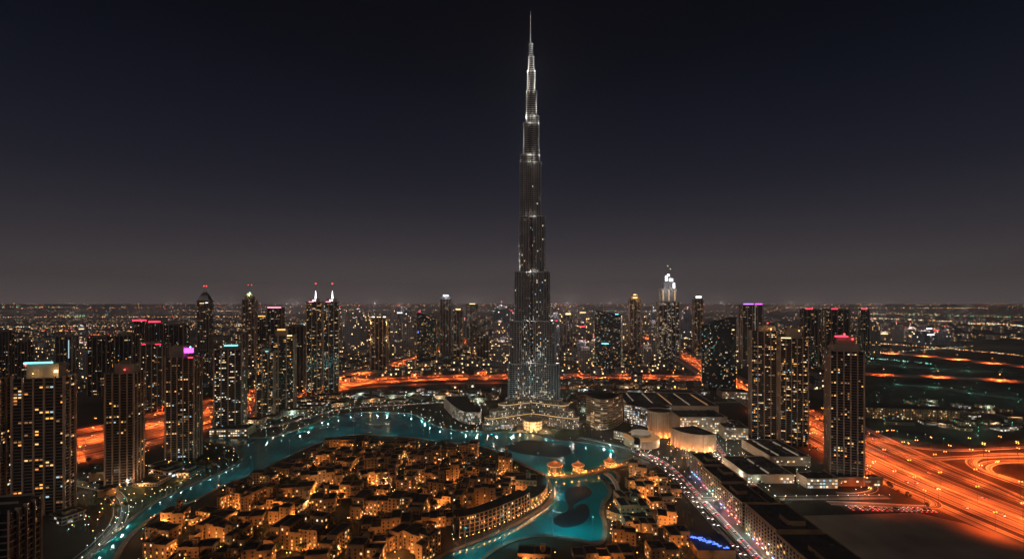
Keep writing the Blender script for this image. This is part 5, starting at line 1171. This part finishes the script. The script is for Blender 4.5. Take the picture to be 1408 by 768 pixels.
# boulevards
def bvl(line, off, step, kind, lab, grp, P, col, lo_, hi):
    for (x, y, a) in walk(offset(line, off), step, 4):
        if lo_ < y < hi: street_lamp(kind, x, y, a, lab, grp, P, col)
WHT = (1, .86, .66)
bvl(BV, -12, 20, 'white', 'white lamp on the boulevard between the terrace and the old quarter', 'lamps on the terrace boulevard', 2600, WHT, 330, 840)
bvl(BR, 12, 19, 'white', 'white lamp on the boulevard between the terrace and the sand lot', 'lamps on the sand lot boulevard', 3600, WHT, 330, 1000)
bvl(BR, -12, 26, 'cyan', 'bluish lamp on the arcade side of the busy street right of the terrace', 'bluish lamps of the busy street', 3600, (.55, 1, .9), 560, 900)
bvl(BC, -8, 13, 'white', 'white lamp in the row before the lit cinema front', 'lamps before the cinema front', 2600, WHT, 500, 700)
bvl(BL, 9, 26, 'cyan', 'pale lamp on the street behind the far lake shore', 'lamps on the street behind the lake', 3800, (.8, 1, .85), 600, 1300)
bvl(BK, 9, 34, 'whiteb', 'yellowish lamp on the curving park road right of the tallest tower', 'lamps on the curving park road', 6000, (1, .8, .5), 800, 1300)
bvl(BX, 9, 24, 'white', 'white lamp on the street in front of the massive left tower', 'lamps on the street by the left tower', 2600, (.8, 1, .85), 380, 760)
def field(n, x0, x1, y0, y1, lab, grp, kinds, P, cond=lambda x, y: True):
    k = 0; tr_ = 0
    while k < n and tr_ < 4000:
        tr_ += 1; x, y = G(rnd.uniform(x0, x1), rnd.uniform(y0, y1))
        if inside((x, y), LAKE) or inside((x, y), ISL) or not cond(x, y): continue
        kd = rnd.choice(kinds); street_lamp(kd, x, y, rnd.uniform(0, 6), lab, grp, P if k % 3 == 0 else 0, {'cyan': (.5, 1, .9), 'amber': AMB}.get(kd, WHT)); k += 1
field(150, 90, 325, 606, 740, 'small garden lamp on the left bank below the apartment towers', 'garden lamps on the left bank', ['white', 'cyan', 'amber', 'amber'], 2600, lambda x, y: segdist((x, y), LAKE) > 6)
field(190, 340, 600, 540, 598, 'small lamp in the gardens beyond the far lake shore', 'garden lamps beyond the lake', ['white', 'cyan', 'cyan', 'amber', 'white'], 3600)
field(90, 605, 850, 556, 596, 'small garden lamp around the foot of the tallest tower', 'garden lamps round the tallest tower', ['white', 'white', 'amber', 'cyan'], 3000, lambda x, y: math.hypot(x-bx, y-BD) > 85)
field(80, 770, 960, 525, 560, 'small lamp in the dark park behind the round brown office', 'park lamps behind the round office', ['whiteb', 'amber', 'cyan'], 5000)
field(110, 870, 1040, 600, 640, 'small lamp on the plazas in front of the mall', 'plaza lamps before the mall', ['white', 'white', 'amber', 'cyan'], 2400)
field(110, 1000, 1200, 590, 690, 'small lamp in the car parks between terrace and beige towers', 'lamps in the car parks', ['white', 'cyan', 'white', 'amber'], 2400, lambda x, y: x > 300)
field(70, 860, 1000, 575, 640, 'small lamp on the plazas in front of the mall', 'plaza lamps before the mall', ['white', 'white', 'amber'], 5200)
flush_lamps()
# invented floodlight masts, added only to brighten the lake water
def added_flood(x, y, tx, ty, P, col=(.2, .95, 1), h=38, size=95):
    t_ = thing('floodlight_mast', 'tall thin mast with a floodlight turned to the lake water', 'floodlight', (x, y, 0), 0, 'floodlight masts round the lake')
    a = MB(); a.cyl(0, 0, .2, 0, .12, h, 8); a.build('mast', M['darksteel'], t_); a = MB(); a.box(-.9, .9, -.5, .5, h, h+1.1); a.build('lamp_housing', M['darksteel'], t_)
    o = lamp(x, y, h+1.5, P, col, 3.0, None, size); d = Vector((tx, ty, 0))-Vector((x, y, h)); o.rotation_euler = d.to_track_quat('-Z', 'Y').to_euler()
for (p, q, P) in (((300, 673), (280, 664), .3), ((250, 700), (235, 688), .22), ((345, 658), (325, 643), .5), ((398, 632), (370, 614), .75), ((440, 612), (425, 594), 1.0), ((486, 602), (480, 583), 1.3), ((535, 605), (535, 583), 1.3), ((590, 609), (590, 594), 1.0), ((650, 617), (655, 602), .8),
                  ((700, 636), (718, 614), 1.2), ((740, 652), (765, 628), 1.2), ((852, 642), (820, 622), 1.1), ((690, 750), (715, 735), .7), ((760, 742), (785, 715), 1.2), ((815, 752), (810, 690), 1.2), ((640, 770), (665, 756), .5), ((752, 684), (785, 672), .8)):
    a, b2 = G(*p), G(*q); added_flood(a[0], a[1], b2[0], b2[1], P*(27000 if q[1] < 640 else 52000), h=30, size=110)
for i, (x, y) in enumerate(LOWS): 
    if i % 2 == 0: lamp(x, y, 6, rnd.choice([2500, 5000, 9000]), rnd.choice([(1, .42, .12), (1, .8, .55), (.6, 1, .9)]), .5)
# ============================================================ traffic
def car_kind(col):
    a = MB(); a.prism([(-2.2, -.92), (2.2, -.92), (2.2, .92), (-2.2, .92)], .35, .95, 0, 0, True, [(-2.15, -.9), (2.1, -.9), (2.1, .9), (-2.15, .9)]); a.prism([(-1.7, -.85), (1.0, -.85), (1.0, .85), (-1.7, .85)], .95, 1.5, 0, 0, False, [(-1.3, -.7), (.4, -.7), (.4, .7), (-1.3, .7)])
    g_ = MB(); g_.prism([(-1.6, -.87), (.95, -.87), (.95, .87), (-1.6, .87)], 1.0, 1.42, 0, None, False, [(-1.32, -.75), (.5, -.75), (.5, .75), (-1.32, .75)])
    wh = MB()
    for x in (-1.4, 1.4):
        for y in (-.85, .85): wh.prism([(x-.34, y-.1), (x+.34, y-.1), (x+.34, y+.1), (x-.34, y+.1)], 0, .68, 0, 0, True)
    return a.mesh('body', M['car_'+col]), g_.mesh('window', M['darkglass']), wh.mesh('wheel', M['rubber'])
CK = [car_kind(c) for c in ('white', 'black', 'grey', 'red', 'blue', 'white')]
hm = MB(); hm.box(2.1, 2.35, -.28, .28, .55, .95); HL_ = hm.mesh('headlight', E['head']); hm = MB(); hm.box(-2.4, -2.15, -.28, .28, .6, .95); TL_ = hm.mesh('taillight', E['tail'])
nc_ = [0]
def car(x, y, a, label, group, lights=True, z=.12, near=True, par=False):
    nc_[0] += 1; k = rnd.choice(CK); t_ = thing('parked_car' if par else 'car', label, 'car', (x, y, z), a, group); link('body', k[0], t_)
    if near: link('window', k[1], t_)
    if lights:
        for s_ in (-.62, .62): link('headlight', HL_, t_, (0, s_, 0)); link('taillight', TL_, t_, (0, s_, 0))
def traffic(line, offs, step, lo_, hi, lab, grp, sgn=1, prob=.8, z=.2):
    for k, o_ in enumerate(offs):
        for (x, y, a) in walk(offset(line, o_), step, rnd.uniform(0, step)):
            if lo_ < y < hi and rnd.random() < prob:
                d = a if o_*sgn < 0 else a+math.pi; car(x, y, d, lab, grp, True, z, y < 650)
traffic(BV, (-7.5, -3.5, 3.5, 7.5), 15, 330, 760, 'small car with its lamps lit on the boulevard left of the terrace', 'cars on the terrace boulevard')
traffic(BR, (-7.5, -3.5, 3.5, 7.5), 14, 330, 900, 'small car with its lamps lit on the busy street right of the terrace', 'cars on the busy street')
traffic(HR, (-30, -20, -8, 9, 19, 30), 80, 420, 1300, 'small car with its lamps lit on the wide right highway', 'cars on the right highway', 1, .6, .4)
traffic(HL, (-24, -12, 12, 24), 80, 700, 1400, 'small car with its lamps lit on the wide left highway', 'cars on the left highway', 1, .6, .4)
traffic(BL, (-3, 3), 22, 600, 1300, 'small car with its lamps lit on the street behind the far lake shore', 'cars on the street behind the lake', 1, .7)
for j, yy in enumerate((556, 563.5)):
    for i in range(18): car(400+i*5.4, yy-i*.38, math.pi/2+rnd.uniform(-.05, .05), 'parked car in the two rows by the edge of the sand lot', 'cars parked by the sand lot', rnd.random() < .6, .02, True, True)
for i in range(26):
    x, y = 300+rnd.uniform(-1, 1), 480+i*5
# ============================================================ far city
BANDS = []
def ftower(label, cx, D, w_, d_, h, rot, mat, top=None):
    t_ = thing('distant_tower', label, 'tower', (cx, D, 0), rot, 'towers of the far city'); kind = rnd.random()
    b_ = MB()
    if kind < .35: b_.box(-w_/2, w_/2, -d_/2, d_/2, 0, h*.82, 0, 1); b_.box(-w_*.36, w_*.36, -d_*.36, d_*.36, h*.82, h, 0, 1)
    elif kind < .6: b_.box(-w_/2, w_*.08, -d_/2, d_/2, 0, h, 0, 1); b_.box(w_*.08, w_/2, -d_*.42, d_*.42, 0, h*.86, 0, 1)
    elif kind < .75: b_.prism(rect(0, 0, w_, d_), 0, h*.86, 0, 1); b_.prism(rect(0, 0, w_, d_), h*.86, h, 0, 1, False, rect(0, 0, w_*.45, d_*.45))
    else: b_.box(-w_/2, w_/2, -d_/2, d_/2, 0, h, 0, 1); b_.box(-w_*.2, w_*.2, -d_*.3, d_*.3, h, h+7, 0, 1)
    b_.build('wall', [mat, M['roof']], t_)
    if top:
        b_ = MB(); s_ = D/1900*1.3; b_.box(-w_*.3, w_*.3, -d_/2-.6, -d_/2, h*.82-s_*2.2, h*.82); b_.build('crown_light', E[top], t_)
    elif rnd.random() < .35:
        b_ = MB(); b_.cyl(0, 0, 1, h, .4, h+22, 5); o = b_.build('mast', M['steel'], t_); b_ = MB(); b_.blob(0, 0, h+23, D/1300); b_.build('beacon_light', E['Lred'], o)
FM = []
for sz in (6.0, 9.0, 14.0):
    FM.append([facade(f'far_facade_{int(sz)}_{i}', c, (.05, .055, .065), sz, sz*.9, .25, .3, l_, s_, p_) for i, (c, l_, s_, p_) in enumerate([((.26, .25, .27), .08, 4.0, PW), ((.30, .27, .26), .10, 3.6, PA), ((.22, .25, .32), .06, 4.0, PC), ((.30, .28, .27), .13, 4.0, PW)])])
HEROX = [(0, 'left edge'), (110, 'massive left tower'), (210, 'red roofed pair'), (282, 'domed dark tower'), (343, 'green capped tower'), (443, 'twin towers'), (522, 'outlined hotel tower'), (587, 'slanted office tower'), (613, 'white crowned tower'), (730, 'tallest tower'),
         (781, 'gold banded tower'), (837, 'sloping glass tower'), (873, 'gold crowned tower'), (918, 'bright needle tower'), (960, 'white capped tower'), (990, 'black sail tower'), (1032, 'purple topped tower'), (1090, 'beige tower pair'), (1160, 'lone brown tower'), (1190, 'thin hazy tower'), (1408, 'right edge')]
far = []
def addfar(n, x0, x1, D0, D1, y0, y1):
    k = 0; tr_ = 0
    while k < n and tr_ < 3000:
        tr_ += 1
        px = rnd.uniform(x0, x1); D = rnd.uniform(D0, D1); top = rnd.uniform(y0, y1); wpx = rnd.uniform(9, 22)*min(1.2, 2400/D+.3)
        if any(abs(px-q[0]) < (wpx+q[3])*.42 and abs(D-q[1]) < 260 for q in far): continue
        if any(px+wpx*.6 > q[0] and px-wpx*.6 < q[1] and (D < q[2]+80 or top < q[3]+5) for q in HEROES): continue
        X = (px-704)/FPX*D
        if segdist((X, D), HL, False) < 110 or segdist((X, D), HR, False) < 110: continue
        if any(segdist((X, D), l_, False) < 60 for l_ in (HX, HX3)): continue
        far.append((px, D, top, wpx)); k += 1
addfar(17, 430, 700, 2000, 4200, 422, 445); addfar(16, 762, 1020, 2000, 4200, 420, 445); addfar(18, -10, 430, 1900, 3400, 440, 462); addfar(14, 1020, 1200, 2000, 3800, 428, 450)
addfar(16, 540, 1000, 1680, 2300, 455, 480); addfar(10, 760, 960, 1700, 1900, 465, 488); addfar(9, 20, 400, 1500, 2600, 462, 482); addfar(12, 1195, 1300, 2600, 3800, 446, 456); addfar(20, 480, 1000, 2600, 5200, 416, 430)
far.sort(); cnt = {}
for i, (px, D, top, wpx) in enumerate(far):
    k = max(j for j in range(len(HEROX)) if HEROX[j][0] <= max(px, 0)); cnt[k] = cnt.get(k, 0)+1
    h = max(30, ZT(top, D)); w_ = wpx*D/FPX; L1, L2 = HEROX[k][1], HEROX[min(k+1, len(HEROX)-1)][1]
    mi = 0 if D < 2200 else 1 if D < 3200 else 2; tp = rnd.choice([None]*9+['redled', 'crowngold', 'crownwhite', 'crownorange', 'dimw'])
    n_k = cnt[k]; od = ORD[n_k-1] if n_k <= len(ORD) else 'last'
    ftower(f'hazy far tower, {od} from left between {L1} and {L2}', (px-704)/FPX*D, D, w_, w_*rnd.uniform(.6, 1), h, R(rnd.uniform(-20, 20)), rnd.choice(FM[mi]), tp)
# added bare lamps over the far towers and beyond, to light the haze
GLOW = (1, .76, .68)
for i, (px, D, top, wpx) in enumerate(far):
    lamp((px-704)/FPX*D, D-20, max(30, ZT(top, D))+14, 36000*(1 if D < 2500 else 2.2), GLOW, 4)
for D, n_ in ((1700, 5), (2600, 8), (4800, 10), (7000, 12), (10500, 14), (14500, 14)):
    for i in range(n_):
        px = -60+1530*(i+.5)/n_+rnd.uniform(-30, 30); k_ = (D/3000.0)**2
        if D < 3000 and 430 < px < 1050: continue
        lamp((px-704)/FPX*D, D*rnd.uniform(.93, 1.07), 60+D*.012, 170000*k_*(.5 if D < 3000 else 1), GLOW, 5)
# mass of low houses beyond, nobody could count
fm_ = MB()
def lowmass(n, D0, D1, sc0, hmax):
    for _ in range(n):
        D = D0*(D1/D0)**rnd.random(); px = rnd.uniform(-40, 1450)
        if px > 1190 and D < 3000 : continue
        X = (px-704)/FPX*D
        if min(segdist((X, D), l_, False) for l_ in (HL, HR, HX, HX3)) < 62: continue
        w_ = rnd.uniform(18, 60)*sc0; fm_.obox(X, D, w_, w_*rnd.uniform(.4, 1), 0, rnd.uniform(6, hmax), rnd.uniform(-.4, .4), rnd.choice((0, 1, 2)), 3)
lowmass(420, 1330, 1900, .7, 22); lowmass(1000, 1900, 4200, .9, 34); lowmass(800, 4200, 9000, 1.5, 30)
o = fm_.build('far_city_houses', [FM[0][1], FM[1][0], FM[1][3], M['roof']]); tag(o, 'endless low houses and blocks of the far city on the plain', 'far city', None, 'stuff')
# lights of the far city: rows along streets and scattered points, out to the horizon
dl = MB(); DK = ['Lamber', 'Lwhite', 'Lorange', 'Lcyan', 'Lred', 'Lgreen', 'Lblue']
def pt(X, D, k, s_=1.0, z=9):
    if D < 900 or inside((X, D), LAKE): return
    r = D*.00058*s_; dl.blob(X, D, z+r, r, k)
def rowl(px0, D0, px1, D1, n, kinds, s_=1.0, jit=.01):
    for i in range(n):
        t_ = rnd.random(); D = (D0+(D1-D0)*t_)*(1+rnd.gauss(0, jit)); px = px0+(px1-px0)*t_
        pt((px-704)/FPX*D, D, rnd.choice(kinds), s_*rnd.choice([.6, .8, 1, 1.3]))
def PD(py): return HC*FPX/(py-HY)
for (x0, x1, y_, y2, n, kd, s_) in ((0, 110, 422, 423, 36, [0, 0, 5], .9), (0, 400, 424, 422.5, 60, [0, 2, 4], .8), (0, 330, 437, 436, 150, [0, 0, 1, 2], .9), (80, 130, 434.5, 435, 26, [1, 5, 0], 1.0), (0, 430, 451, 446, 190, [1, 0, 3, 1, 2], 1.05), (0, 420, 454, 448, 130, [1, 0, 2, 3, 4], 1.0), (40, 190, 456, 457, 80, [2, 2, 4, 0], 1.0),
                                   (100, 200, 462, 462, 50, [2, 4], .9), (240, 420, 427, 431, 60, [0, 2, 0, 1], 1.0), (430, 1020, 420, 420, 150, [0, 1, 2, 4], .8), (430, 1050, 426, 430, 200, [0, 1, 2, 3, 0], .8), (430, 1050, 440, 446, 200, [0, 1, 2, 3, 6], .7), (1000, 1350, 423, 424, 120, [0, 0, 1], .9), (1060, 1408, 419, 420, 90, [0, 1], .7), (1150, 1408, 437, 449, 190, [1, 0, 2, 3], 1.1), (1180, 1408, 432, 437, 110, [0, 5, 0], .9),
                                   (1200, 1290, 431, 432, 30, [1, 0], .8), (1330, 1408, 446, 450, 50, [1, 2, 3], 1.2), (1190, 1408, 473, 492, 120, [2, 0, 1, 2], .9), (1190, 1340, 490, 478, 100, [1, 3, 0], .8), (1190, 1280, 495, 503, 50, [5, 3, 3], 1.0), (700, 900, 505, 508, 60, [0, 1, 0], .7), (430, 600, 470, 485, 60, [3, 1, 3], .9), (610, 700, 480, 500, 60, [1, 0, 2], .7), (100, 300, 478, 500, 110, [3, 1, 5, 3], .8), (90, 150, 505, 520, 50, [2, 3, 1], .7),
                                   (500, 620, 506, 506, 50, [0, 2], .7), (360, 500, 490, 478, 60, [3, 1], .8), (800, 900, 470, 480, 50, [2, 2, 4], .7), (930, 1010, 465, 478, 70, [2, 2, 1, 3], .9), (60, 160, 470, 476, 50, [3, 1, 3], .8), (1200, 1408, 452, 468, 90, [0, 1, 2], .7)):
    rowl(x0, PD(y_), x1, PD(y2), n, kd, s_, .006)
for _ in range(2600):
    py = 417.2+rnd.expovariate(1/16.0)
    if py > 500: continue
    px = rnd.uniform(-10, 1420); D = PD(py)
    if 1200 < px and py > 452: continue
    if mnoise.noise(Vector((px*.02, D*.0006, 0))) < -.15: continue
    pt((px-704)/FPX*D, D, rnd.choice([0, 0, 1, 2, 2, 3, 4, 1, 0]), rnd.choice([.35, .5, .65, .9]))
for _ in range(240):
    px, py = rnd.uniform(430, 700), rnd.uniform(485, 512); D = PD(py); pt((px-704)/FPX*D, D, rnd.choice([0, 1, 3, 2]), .6, 6)
for _ in range(200):
    px, py = rnd.uniform(770, 1000), rnd.uniform(478, 530); D = PD(py); pt((px-704)/FPX*D, D, rnd.choice([0, 1, 3, 2]), .6, 6)
for _ in range(220):
    px, py = rnd.uniform(100, 430), rnd.uniform(480, 545); D = PD(py)
    X = (px-704)/FPX*D
    if segdist((X, D), HL, False) > 95: pt(X, D, rnd.choice([3, 1, 5, 0]), .6, 5)
o = dl.build('far_city_lights', [E[k] for k in DK]); tag(o, 'countless coloured lights of the far city spread to the horizon', 'city lights', None, 'stuff')
# ============================================================ the night haze
hz = MB(); hz.box(-9000, 9000, -60, 16000, -1, 860)
mh = bpy.data.materials.new('haze_air'); mh.use_nodes = True; nn = mh.node_tree.nodes; nn.clear(); ho = nn.new('ShaderNodeOutputMaterial'); pv = nn.new('ShaderNodeVolumePrincipled')
pv.inputs['Color'].default_value = (.86, .90, .98, 1); pv.inputs['Density'].default_value = 6.5e-5; pv.inputs['Anisotropy'].default_value = .25
mh.node_tree.links.new(pv.outputs[0], ho.inputs['Volume']); pass
o = hz.build('haze', mh); o['kind'] = 'stuff'; o['label'] = 'thin warm night haze over the whole city'
